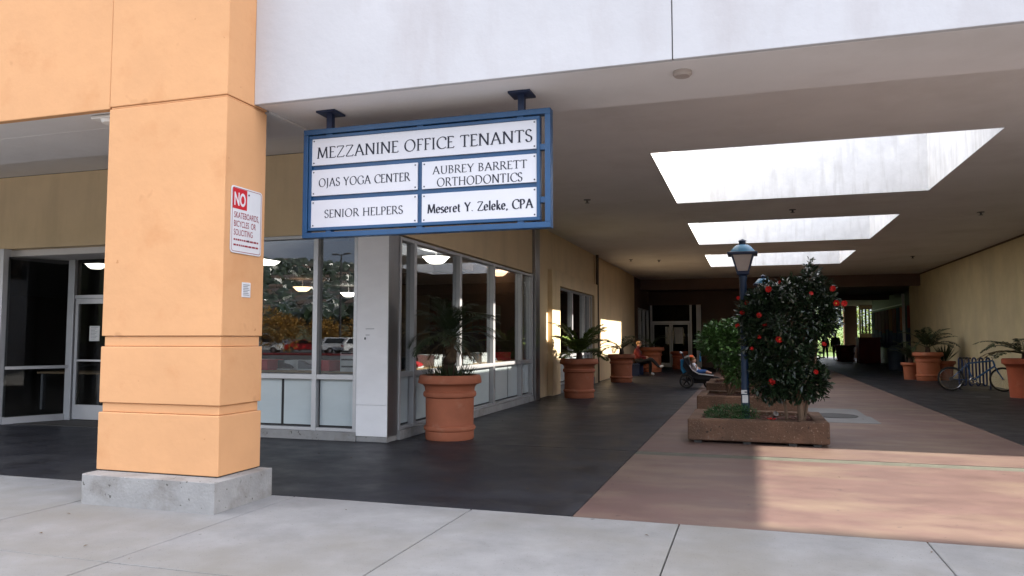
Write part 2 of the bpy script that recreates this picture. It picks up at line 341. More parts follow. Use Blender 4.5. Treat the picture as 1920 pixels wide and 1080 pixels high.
build('concrete_patch', MB().prism([(1.08, 13.85), (2.06, 13.85), (2.06, 15.0), (2.0, 15.05), (2.0, 16.55), (1.08, 16.55)], lambda u, v, t: (u, v, t), 0.001, 0.005), 'patch_concrete', pc)
build('iron_lid', MB().lathe([(0.40, 0.0), (0.40, 0.010), (0.36, 0.012), (0.36, 0.009), (0.0, 0.009)], 32, (1.45, 15.0, 0.004), cap=False), 'iron', pc, smooth=True)

# ================================================================ BUILDING
# ceiling slab with three light wells
SX0, SX1 = -1.344, 3.20
WELLS = [(10.96, 15.30), (18.05, 22.34), (25.14, 29.46)]
TOP = 5.45
ce = MB()
ce.box(-34, SX0, 6.802, 35.0, CE, TOP); ce.box(SX1, 6.95, 6.802, 35.0, CE, TOP)
yy = 6.802
for a, b in WELLS: ce.box(SX0 + 0.001, SX1 - 0.001, yy, a, CE + 0.0005, TOP - 0.001); yy = b
ce.box(SX0 + 0.001, SX1 - 0.001, yy, 35.0, CE + 0.0005, TOP - 0.001)
ceil = build('ceiling', ce, 'ceiling_paint', kind='structure')
for k, (a, b) in enumerate(WELLS):
    nm = ['large near', 'middle', 'far small'][k]
    t = thing('light_well', f'white open light well in the walkway ceiling, {["nearest and largest", "middle one of three", "farthest and smallest looking"][k]}', 'skylight', (0.9, (a + b) / 2, CE), group='light wells along the walkway ceiling')
    e = 0.02
    build('well_wall', B(SX0 + 0.003, SX0 + e, a + e, b - e, CE - 0.003, TOP + 0.15), 'well_paint', t)
    build('well_wall', B(SX1 - e, SX1 - 0.003, a + e, b - e, CE - 0.003, TOP + 0.15), 'well_paint', t)
    build('well_wall', B(SX0 + 0.003, SX1 - 0.003, a + 0.002, a + e, CE - 0.003, TOP + 0.15), 'well_paint', t)
    build('well_wall', B(SX0 + 0.003, SX1 - 0.003, b - e, b - 0.002, CE - 0.003, TOP + 0.15), 'well_paint', t)
# fascia over the walkway mouth (two panels with a joint)
t = thing('fascia', 'long pale grey stucco fascia above the covered walkway', 'fascia', (1.3, 5.75, 3.55))
build('fascia_panel', B(-4.279, -0.523, 5.75, 5.80, 3.55, 8.0), 'grey_stucco', t, bevel=0.006)
build('fascia_panel', B(-0.515, 6.0, 5.75, 5.80, 3.55, 8.0), 'grey_stucco', t, bevel=0.006)
build('soffit', B(-4.279, 6.0, 5.802, 6.80, 3.552, TOP), 'ceiling_paint', t, bevel=0.01)
build('joint_strip', B(-0.524, -0.514, 5.758, 5.80, 3.56, 7.9), 'joint_dark', t)
# orange spandrel to the left
t = thing('spandrel', 'orange stucco spandrel wall above the left storefront bay', 'spandrel', (-9, 5.4, 3.52))
build('spandrel_panel', B(-34, -5.572, 5.385, 5.46, 3.522, 8.0), 'orange_stucco', t, bevel=0.008)
build('soffit_beam', B(-34, -5.57, 5.462, 5.90, 3.53, 7.5), 'ceiling_paint', t, bevel=0.012)
build('soffit_beam', B(-34, -5.57, 5.91, 6.80, 3.535, TOP), 'ceiling_paint', t, bevel=0.012)
# orange column
c = thing('column', 'square orange stucco column with two grooves on a concrete base', 'column', (-4.92, 5.68, 0))
x0, x1, y0, y1 = -5.565, -4.28, 5.38, 5.945
pl = MB().prism([(-5.56, 5.25), (-5.545, 5.205), (-5.50, 5.18), (-4.155, 5.18), (-4.15, 5.185), (-4.15, 5.955), (-5.56, 5.955)], lambda u, v, t: (u, v, t), -0.05, 0.247)
build('base', pl, 'plinth_concrete', c, bevel=0.018, bseg=3)
def band(a, b, ins, nm):
    build(nm, B(x0 + ins, x1 - ins, y0 + ins, y1 - ins, a, b), 'orange_stucco', c, bevel=0.007)
band(0.256, 0.762, -0.004, 'lower_block'); band(0.764, 0.845, 0.018, 'groove'); band(0.847, 1.345, -0.002, 'middle_block')
band(1.347, 1.437, 0.018, 'groove'); band(1.439, 3.515, 0.0, 'shaft'); band(3.517, 3.535, 0.010, 'groove'); band(3.537, 8.0, 0.0, 'upper_shaft')
build('rear_beam', B(-5.57, -4.28, 5.98, 6.80, 3.54, TOP), 'ceiling_paint', c)
build('seal', B(x0 + 0.01, x1 - 0.01, y0 + 0.01, y1 - 0.01, 0.246, 0.257), 'joint_dark', c)
# ---- walls
t = thing('cream_wall', 'cream stucco wall band above the corner storefront windows', 'wall', (-8, 9.5, 2.9))
build('front_face', B(-34, -4.735, 9.41, 9.60, 2.905, CE - 0.01), 'cream_wall', t)
build('side_face', B(-4.93, -4.735, 9.602, 16.86, 2.905, CE - 0.01), 'cream_wall', t)
build('shadow_gap', B(-34, -4.745, 9.42, 9.6, CE - 0.01, CE + 0.001), 'joint_dark', t)
w1 = thing('passage_wall', 'cream stucco wall along the left side of the walkway with a pale window surround', 'wall', (-4.8, 22, 0))
build('wall_panel', B(-5.1, -4.775, 17.02, 18.30, -0.02, CE + 0.002), 'cream_wall', w1)
build('wall_panel', B(-5.1, -4.775, 18.30, 24.10, 2.98, CE + 0.002), 'cream_wall', w1)
build('wall_panel', B(-5.1, -4.765, 24.16, 33.0, -0.02, CE + 0.002), 'cream_wall', w1)
build('wall_panel', B(-5.1, -4.775, 23.3, 24.10, -0.02, 2.98), 'cream_wall', w1)
build('downpipe', MB().tube([(-4.67, 24.1, 0), (-4.67, 24.1, CE)], 0.05, 8), 'interior_wall', w1)
sr = MB(); sr.box(-5.05, -4.65, 18.16, 18.98, -0.02, 3.14)
build('surround_jamb', sr, 'cream_wall', w1, bevel=0.01)
build('surround_jamb', B(-5.05, -4.65, 23.52, 24.02, -0.02, 3.14), 'cream_wall', w1, bevel=0.01)
build('surround_head', B(-5.05, -4.652, 18.98, 23.52, 2.76, 3.138), 'cream_wall', w1, bevel=0.01)
build('surround_base', B(-5.05, -4.654, 18.98, 23.52, -0.02, 0.2), 'patch_concrete', w1, bevel=0.01)
# right wall
t = thing('side_wall', 'long stained tan wall along the right side of the walkway', 'wall', (6.85, 24, 0))
build('wall_face', B(6.85, 7.3, 10.68, 37.4, -0.02, CE + 0.004), 'stained_wall', t)
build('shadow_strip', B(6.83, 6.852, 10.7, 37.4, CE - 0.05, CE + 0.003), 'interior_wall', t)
bk = thing('rear_block', 'plain stucco block of shops behind the right wall', 'building', (16, 30, 0))
build('wall', B(7.302, 40, 10.68, 51, -0.1, TOP - 0.1), 'cream_wall', bk)
# far end: dropped fascia, end wall with doors, dark passage
far = thing('far_fascia', 'dark brown dropped bulkhead across the far end of the walkway', 'bulkhead', (1, 35, 3.4))
build('bulkhead_panel', B(-5.0, 6.848, 35.0, 35.3, 3.62, TOP), 'brown_wall', far)
build('passage_soffit', B(-5.0, 20, 35.3, 60.0, 3.72, TOP - 0.2), 'brown_wall', far)
build('bulkhead_panel', B(2.4, 7.1, 44.0, 44.3, 3.45, 3.719), 'brown_wall', far)
ew = thing('end_wall', 'dark brown end wall beside the glass doors', 'wall', (0, 38, 0))
build('wall_panel', B(-2.2, 3.0, 38.0, 38.4, -0.02, 3.72), 'brown_wall', ew)
build('wall_panel', B(-4.9, -2.2, 38.0, 38.4, 3.06, 3.72), 'brown_wall', ew)
build('wall_return', B(2.7, 3.0, 38.4, 60.0, -0.02, 3.72), 'brown_wall', ew)
build('wall_return', B(-5.1, -4.77, 33.0, 34.1, -0.02, CE + 0.002), 'brown_wall', ew)
build('wall_return', B(-5.1, -4.78, 34.1, 38.0, 2.82, CE + 0.001), 'brown_wall', ew)
# building mass above the shops to keep daylight out of the rooms
build('parapet', B(-34, 6.95, 6.13, 6.4, TOP + 0.002, 7.0), 'grey_stucco', thing('roof_parapet', 'plain grey parapet on the roof edge above the fascia', 'parapet', (0, 6.2, TOP)))

# ---------------------------------------------------------------- storefront helper
def fb(ax, cst, u0, u1, z0, z1, d0, d1):
    return B(u0, u1, cst - d1, cst - d0, z0, z1) if ax == 'y' else B(cst + d0, cst + d1, u0, u1, z0, z1)
def storefront(t, ax, cst, bars, z_base, z_sill, z_head, gaps=(), base=True, glass='glass'):
    """bars: list of (u0,u1) vertical mullions, in order"""
    u0, u1 = bars[0][0], bars[-1][1]
    if base: build('base', fb(ax, cst, u0, u1, -0.02, z_base, -0.12, 0.045), 'plinth_concrete', t, bevel=0.006)
    for a, b in bars: build('mullion', fb(ax, cst, a, b, z_base + 0.002, z_head, -0.10, 0.03), 'alu_frame', t, bevel=0.004)
    for (a0, a1), (b0, b1) in zip(bars[:-1], bars[1:]):
        p, q = a1 + 0.0005, b0 - 0.0005
        build('sill', fb(ax, cst, p, q, z_sill - 0.035, z_sill + 0.035, -0.09, 0.026), 'alu_frame', t, bevel=0.004)
        build('head', fb(ax, cst, p, q, z_head - 0.05, z_head - 0.001, -0.09, 0.026), 'alu_frame', t, bevel=0.004)
        build('bottom_rail', fb(ax, cst, p, q, z_base + 0.002, z_base + 0.045, -0.09, 0.024), 'alu_frame', t, bevel=0.004)
        build('pane', fb(ax, cst, p, q, z_sill + 0.036, z_head - 0.051, -0.045, -0.037), glass, t)
        build('gasket', fb(ax, cst, p, q, z_base + 0.046, z_sill - 0.036, -0.085, -0.06), 'black_gasket', t)
        cuts = [p + 0.02] + sum([[g - 0.022, g + 0.022] for g in gaps if p < g < q], []) + [q - 0.02]
        for a, b in zip(cuts[::2], cuts[1::2]):
            build('spandrel_panel', fb(ax, cst, a, b, z_base + 0.075, z_sill - 0.042, -0.058, -0.05), 'spandrel_glass', t)

def bar(c, w_=0.06): return (c - w_ / 2, c + w_ / 2)
fs = thing('storefront', 'front storefront windows with grey lower panels between the orange column and the corner post', 'storefront', (-6.5, 9.45, 0))
storefront(fs, 'y', 9.41, [bar(-9.42, 0.09), bar(-8.55), bar(-7.25), bar(-5.885, 0.075), bar(-5.24, 0.055)], 0.12, 0.875, 2.90, gaps=(-7.9, -6.44))
cp = thing('corner_post', 'light grey metal clad post at the storefront corner', 'post', (-4.95, 9.55, 0))
build('cladding', B(-5.21, -4.735, 9.375, 9.70, 0.50, 2.904), 'column_panel', cp, bevel=0.005)
build('cladding', B(-5.21, -4.735, 9.375, 9.70, 0.075, 0.497), 'column_panel', cp, bevel=0.005)
build('side_plate', B(-4.7345, -4.728, 9.385, 9.695, 0.075, 2.90), 'brushed_steel', cp)
build('foot', B(-5.205, -4.74, 9.39, 9.69, -0.02, 0.074), 'plinth_concrete', cp)
build('latch', B(-5.085, -5.07, 9.362, 9.374, 1.40, 1.43), 'black_gasket', cp)
build('latch', B(-5.07, -4.94, 9.368, 9.374, 1.545, 1.551), 'steel_dot', cp)
build('latch', B(-5.07, -5.01, 9.368, 9.374, 1.46, 1.466), 'steel_dot', cp)
ss = thing('storefront', 'side storefront windows facing the walkway behind the palm pot', 'storefront', (-4.75, 13, 0))
storefront(ss, 'x', -4.74, [bar(9.73, 0.05), bar(10.22, 0.09), bar(12.07, 0.10), bar(13.85, 0.11), bar(15.70, 0.11), bar(16.55, 0.09)], 0.13, 0.905, 2.87, gaps=(11.2, 14.95))
ep = thing('end_post', 'grey metal post at the far end of the side storefront', 'post', (-4.75, 16.8, 0))
build('cladding', B(-4.95, -4.66, 16.63, 17.015, -0.02, CE - 0.011), 'brushed_steel', ep, bevel=0.005)
sw2 = thing('shop_window', 'narrow shop window in the cream wall behind the fern pot', 'window', (-4.76, 21.2, 0.2))
storefront(sw2, 'x', -4.76, [bar(19.05, 0.12), bar(20.75, 0.10), bar(22.35, 0.12), bar(23.1, 0.08), bar(23.46, 0.1)], 0.2, 0.95, 2.755, base=False)
sw3 = thing('far_window', 'dark shop window at the far left end of the walkway', 'window', (-4.8, 36, 0))
storefront(sw3, 'x', -4.80, [bar(34.18, 0.1), bar(35.1, 0.08), bar(36.4, 0.08), bar(37.9, 0.1)], 0.15, 0.6, 2.81, glass='glass_dark')
# left shop entrance: splayed glass wall and door in a recess
en = thing('shop_entrance', 'recessed glass shop entrance with aluminium door left of the orange column', 'entrance', (-10.8, 9.9, 0))
build('recess_soffit', B(-12.3, -9.44, 9.602, 10.9, 2.80, 2.904), 'ceiling_paint', en)
build('corner_post', B(-11.93, -11.80, 9.36, 9.50, 0, 2.904), 'alu_light', en, bevel=0.004)
A, Bp = Vector((-11.80, 9.45, 0)), Vector((-11.40, 10.34, 0))
def splay(z0, z1, th, a=A, b=Bp, off=0.0):
    d = (b - a).normalized(); nrm = Vector((d.y, -d.x, 0)) * th; o = Vector((d.y, -d.x, 0)) * off
    q = [a - nrm + o, b - nrm + o, b + nrm + o, a + nrm + o]
    return MB().add([(p.x, p.y, z0) for p in q] + [(p.x, p.y, z1) for p in q], [(0, 3, 2, 1), (4, 5, 6, 7), (0, 1, 5, 4), (1, 2, 6, 5), (2, 3, 7, 6), (3, 0, 4, 7)])
build('pane', splay(0.12, 2.78, 0.004), 'glass_dark', en)
build('bottom_rail', splay(0.0, 0.11, 0.03), 'alu_frame', en)
build('push_bar', splay(0.90, 0.95, 0.02, off=0.05), 'alu_frame', en)
build('jamb', B(-11.42, -11.28, 10.28, 10.42, 0, 2.80), 'alu_frame', en, bevel=0.004)
build('transom_bar', B(-11.28, -9.53, 10.30, 10.40, 2.11, 2.17), 'alu_frame', en)
build('transom_pane', B(-11.28, -9.53, 10.34, 10.348, 2.17, 2.80), 'glass_dark', en)
dr = build('door', B(-11.26, -11.20, 10.31, 10.37, 0.02, 2.105), 'alu_frame', en)
for bx in ((-10.34, -10.26, 0.02, 2.105), (-11.20, -10.34, 0.02, 0.27), (-11.20, -10.34, 2.02, 2.105)):
    build('door_rail', B(bx[0], bx[1], 10.31, 10.37, bx[2], bx[3]), 'alu_frame', dr)
build('door_pane', B(-11.20, -10.34, 10.337, 10.345, 0.27, 2.02), 'glass_dark', dr)
build('push_bar', B(-11.18, -10.36, 10.25, 10.28, 1.02, 1.05), 'alu_frame', dr)
nt_ = build('notice', B(-10.95, -10.73, 10.325, 10.334, 1.37, 1.63), 'paper', dr)
for k in range(9): build('print_line', B(-10.92, -10.77 - 0.03 * (k % 3), 10.322, 10.3245, 1.60 - 0.025 * k, 1.606 - 0.025 * k), 'grey_goods', nt_) if k < 9 else None
build('wall_return', B(-9.52, -9.44, 9.602, 10.9, 0, 2.80), 'alu_light', en)
# far glass doors in the end wall
gd = thing('glass_doors', 'dark double glass doors at the far left end of the walkway', 'doors', (-3.6, 38, 0))
build('post', B(-2.46, -2.24, 37.9, 38.05, 0, 3.06), 'alu_light', gd)
for u in (-4.7, -2.78): build('post', B(u, u + 0.10, 37.95, 38.05, 0, 3.05), 'alu_frame', gd)
build('head', B(-4.6, -2.78, 37.95, 38.05, 2.16, 2.26), 'alu_frame', gd)
build('transom', B(-4.6, -2.78, 37.99, 38.0, 2.26, 3.05), 'glass_dark', gd)
build('side_light', B(-2.68, -2.46, 37.99, 38.0, 0, 3.05), 'glass_dark', gd)
for u in (-4.58, -3.68):
    d = build('door', B(u, u + 0.88, 37.99, 38.0, 0.2, 2.08), 'glass_dark', gd)
    for q in ((u, u + 0.07, 0.0, 2.15), (u + 0.81, u + 0.88, 0.0, 2.15), (u + 0.07, u + 0.81, 0.0, 0.2), (u + 0.07, u + 0.81, 2.08, 2.15)):
        build('rail', B(q[0], q[1], 37.96, 38.03, q[2], q[3]), 'alu_frame', d)
build('posted_notice', B(-3.52, -3.12, 37.965, 37.972, 1.15, 1.95), 'paper', gd)
build('posted_notice', B(-3.96, -3.80, 37.94, 37.947, 1.15, 1.98), 'paper', gd)

# ---------------------------------------------------------------- rooms behind the glass
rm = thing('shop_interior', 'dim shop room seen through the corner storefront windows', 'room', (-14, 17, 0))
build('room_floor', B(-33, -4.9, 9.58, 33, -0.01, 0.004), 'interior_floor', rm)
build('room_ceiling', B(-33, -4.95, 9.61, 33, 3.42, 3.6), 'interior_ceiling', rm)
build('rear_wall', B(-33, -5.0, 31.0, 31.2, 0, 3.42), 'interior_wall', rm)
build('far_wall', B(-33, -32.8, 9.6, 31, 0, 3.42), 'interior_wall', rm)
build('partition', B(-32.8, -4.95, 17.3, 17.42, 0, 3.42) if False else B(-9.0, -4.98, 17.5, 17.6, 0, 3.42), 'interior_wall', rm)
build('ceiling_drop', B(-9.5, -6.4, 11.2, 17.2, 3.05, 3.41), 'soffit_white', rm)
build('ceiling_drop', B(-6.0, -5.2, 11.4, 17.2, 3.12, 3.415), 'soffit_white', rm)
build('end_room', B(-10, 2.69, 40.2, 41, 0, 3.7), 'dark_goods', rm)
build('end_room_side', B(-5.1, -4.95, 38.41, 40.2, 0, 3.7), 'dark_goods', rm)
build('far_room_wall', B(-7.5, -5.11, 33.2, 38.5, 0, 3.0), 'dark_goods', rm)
def pend(x, y, z, warm=False, s=1.0, label=''):
    t = thing('pendant_lamp', label, 'lamp', (x, y, z))
    build('bowl', MB().lathe([(0.16 * s, 0), (0.24 * s, 0.05 * s), (0.33 * s, 0.15 * s), (0.36 * s, 0.165 * s)], 20, (0, 0, 0)), 'lamp_glow_warm' if warm else 'lamp_glow', t, local=True, smooth=True)
    build('stem', MB().tube([(0, 0, 0.16 * s), (0, 0, 3.43 - z)], 0.012, 6), 'alu_frame', t, local=True)
pend(-10.03, 14.09, 3.02, s=0.9, label='white ceiling bowl lamp seen through glass right beside the orange column')
pend(-14.44, 22.22, 3.0, True, s=0.9, label='pinkish ceiling bowl lamp seen through the left front window pane')
pend(-14.6, 25.6, 3.0, s=0.9, label='white ceiling bowl lamp low in the front window next to the metal post')
pend(-5.75, 13.4, 2.86, s=0.75, label='white ceiling bowl lamp seen through the side storefront above the palm')
pend(-5.75, 17.2, 2.92, s=0.75, warm=True, label='pinkish ceiling bowl lamp at the far side storefront panes')
pend(-14.4, 13.7, 3.02, s=0.7, label='pale ceiling lamp seen above the shop door left of the column')
# counters and goods just inside the windows
def counter(label, x0, x1, y0, y1, h):
    t = thing('counter', label, 'counter', ((x0 + x1) / 2, (y0 + y1) / 2, 0))
    build('top', B(x0, x1, y0, y1, h - 0.035, h), 'wood_counter', t, bevel=0.006)
    for px in (x0 + 0.05, x1 - 0.11):
        for py in (y0 + 0.05, y1 - 0.11): build('leg', B(px, px + 0.06, py, py + 0.06, 0, h - 0.035), 'grey_goods', t)
    return t
counter('long wooden display counter inside the front window', -7.4, -5.4, 10.0, 10.7, 0.93)
counter('long wooden display counter inside the side windows', -5.55, -5.0, 10.4, 16.2, 0.94)
counter('small wooden desk deep inside the shop', -9.2, -7.6, 12.3, 13.1, 0.9)
counter('wooden display table behind the glass of the left shop entrance', -13.6, -12.0, 11.6, 12.3, 0.75)
random.seed(21)
def goods(nm, label, x, y, z, kind, m):
    if kind == 'shoe':
        t = thing(nm, label, nm, (x, y, z), random.uniform(-0.5, 0.5), 'goods on the window counters')
        build('upper', MB().prism([(-0.14, 0), (0.14, 0), (0.15, 0.03), (0.09, 0.06), (0.0, 0.08), (-0.05, 0.12), (-0.14, 0.13)], lambda u, v, q: (u, q, v + 0.02), -0.045, 0.045), m, t, local=True, bevel=0.015)
        build('sole', B(-0.145, 0.155, -0.05, 0.05, 0, 0.02), 'white_goods', t, local=True)
    elif kind == 'box':
        t = thing(nm, label, nm, (x, y, z), random.uniform(-0.3, 0.3), 'goods on the window counters')
        w_, d_, h_ = random.uniform(0.14, 0.26), 0.16, random.uniform(0.08, 0.2)
        build('carton', B(-w_, w_, -d_, d_, 0, h_), m, t, local=True, bevel=0.006)
        build('lid', B(-w_ - 0.006, w_ + 0.006, -d_ - 0.006, d_ + 0.006, h_ - 0.04, h_ + 0.005), m, t, local=True)
cols_ = [('red_goods', 'red'), ('white_goods', 'white'), ('grey_goods', 'grey'), ('dark_goods', 'black'), ('teal_goods', 'teal')]
ORD = ['first', 'second', 'third', 'fourth', 'fifth', 'sixth', 'seventh', 'eighth', 'ninth', 'tenth', 'eleventh', 'twelfth', 'thirteenth', 'fourteenth', 'fifteenth', 'sixteenth', 'seventeenth', 'last']
for k in range(10):
    m, cn = cols_[[0, 2, 3, 1, 2, 3, 0, 1, 3, 2][k]]
    goods('shoe' if k % 3 else 'box', f'small {cn} item on the front window counter, {ORD[k]} from the column', -7.25 + 0.19 * k, 10.15 + 0.2 * (k % 2), 0.93, 'shoe' if k % 3 else 'box', m)
for k in range(18):
    m, cn = cols_[[3, 1, 0, 0, 1, 2, 3, 0, 1, 3, 2, 3, 1, 3, 2, 0, 0, 4][k]]
    goods('shoe' if k % 4 else 'box', f'small {cn} item on the side window counter, {ORD[k]} from the corner', -5.18 - 0.14 * (k % 2), 10.6 + 0.31 * k, 0.94, 'shoe' if k % 4 else 'box', m)
sg = thing('window_notice', 'white printed notice with black lines low in the front window beside the metal post', 'notice', (-5.5, 9.7, 0.93))
build('board', B(-5.63, -5.28, 9.66, 9.668, 0.94, 1.22), 'white_goods', sg)
for z in (1.0, 1.10, 1.19): build('print_line', B(-5.61, -5.30, 9.655, 9.659, z, z + 0.025), 'dark_goods', sg)
sg = thing('window_notice', 'tall white notice in the first narrow side window pane', 'notice', (-5.0, 10.0, 0.9))
build('board', B(-5.02, -5.012, 9.85, 10.1, 0.98, 1.5), 'white_goods', sg)
for k in range(8): build('print_line', B(-5.009, -5.006, 9.88, 10.07, 1.03 + 0.055 * k, 1.045 + 0.055 * k), 'grey_goods', sg)

# ---------------------------------------------------------------- ceiling fittings
def disc(x, y, label, r=0.10, z=3.551, nm='ceiling_light', m='fixture_white', h=0.05):
    t = thing(nm, label, 'ceiling fitting', (x, y, z), group='small fittings on the walkway ceiling')
    build('rim', MB().lathe([(r, 0), (r, -h * 0.6), (r * 0.8, -h), (0.0, -h)], 20, (0, 0, 0), cap=False), m, t, local=True, smooth=True)
disc(-0.47, 6.05, 'round tan ceiling disc near the mouth of the walkway', 0.075, m='lamp_lens', h=0.04)
for k, (x, y, lb) in enumerate([(-2.97, 14.35, 'left of the nearest light well'), (0.92, 16.75, 'between the first and second light well'), (4.79, 18.3, 'right of the second light well'),
                                (-3.83, 25.8, 'near the left wall far down the walkway'), (-2.93, 26.3, 'left of the farthest light well'), (5.2, 27.6, 'near the right wall far down the walkway')]):
    t = thing('sprinkler_head', 'small dark sprinkler head ' + lb, 'sprinkler', (x, y, CE), group='sprinkler heads on the walkway ceiling')
    build('plate', MB().lathe([(0.07, 0), (0.07, -0.012), (0.02, -0.016), (0.02, -0.06), (0.045, -0.064), (0.045, -0.07), (0, -0.07)], 12, (0, 0, 0), cap=False), 'steel_dot', t, local=True)
sl = thing('soffit_light', 'small white lamp under the orange spandrel next to the column', 'lamp', (-5.75, 5.6, 3.52))
build('housing', B(-5.92, -5.60, 5.50, 5.70, 3.49, 3.522), 'fixture_white', sl, bevel=0.01)
build('lens', MB().lathe([(0.10, 0), (0.085, -0.03), (0.04, -0.045), (0, -0.048)], 16, (-5.76, 5.6, 3.49), cap=False), 'fixture_white', sl, smooth=True)

# ================================================================ LETTERING
def arc(cx, cy, rx, ry, a0, a1, n=14):
    return [(cx + rx * math.cos(R(a0 + (a1 - a0) * i / n)), cy + ry * math.sin(R(a0 + (a1 - a0) * i / n))) for i in range(n + 1)]
def LT(wd, strokes, ser=()): return (wd, strokes, ser)
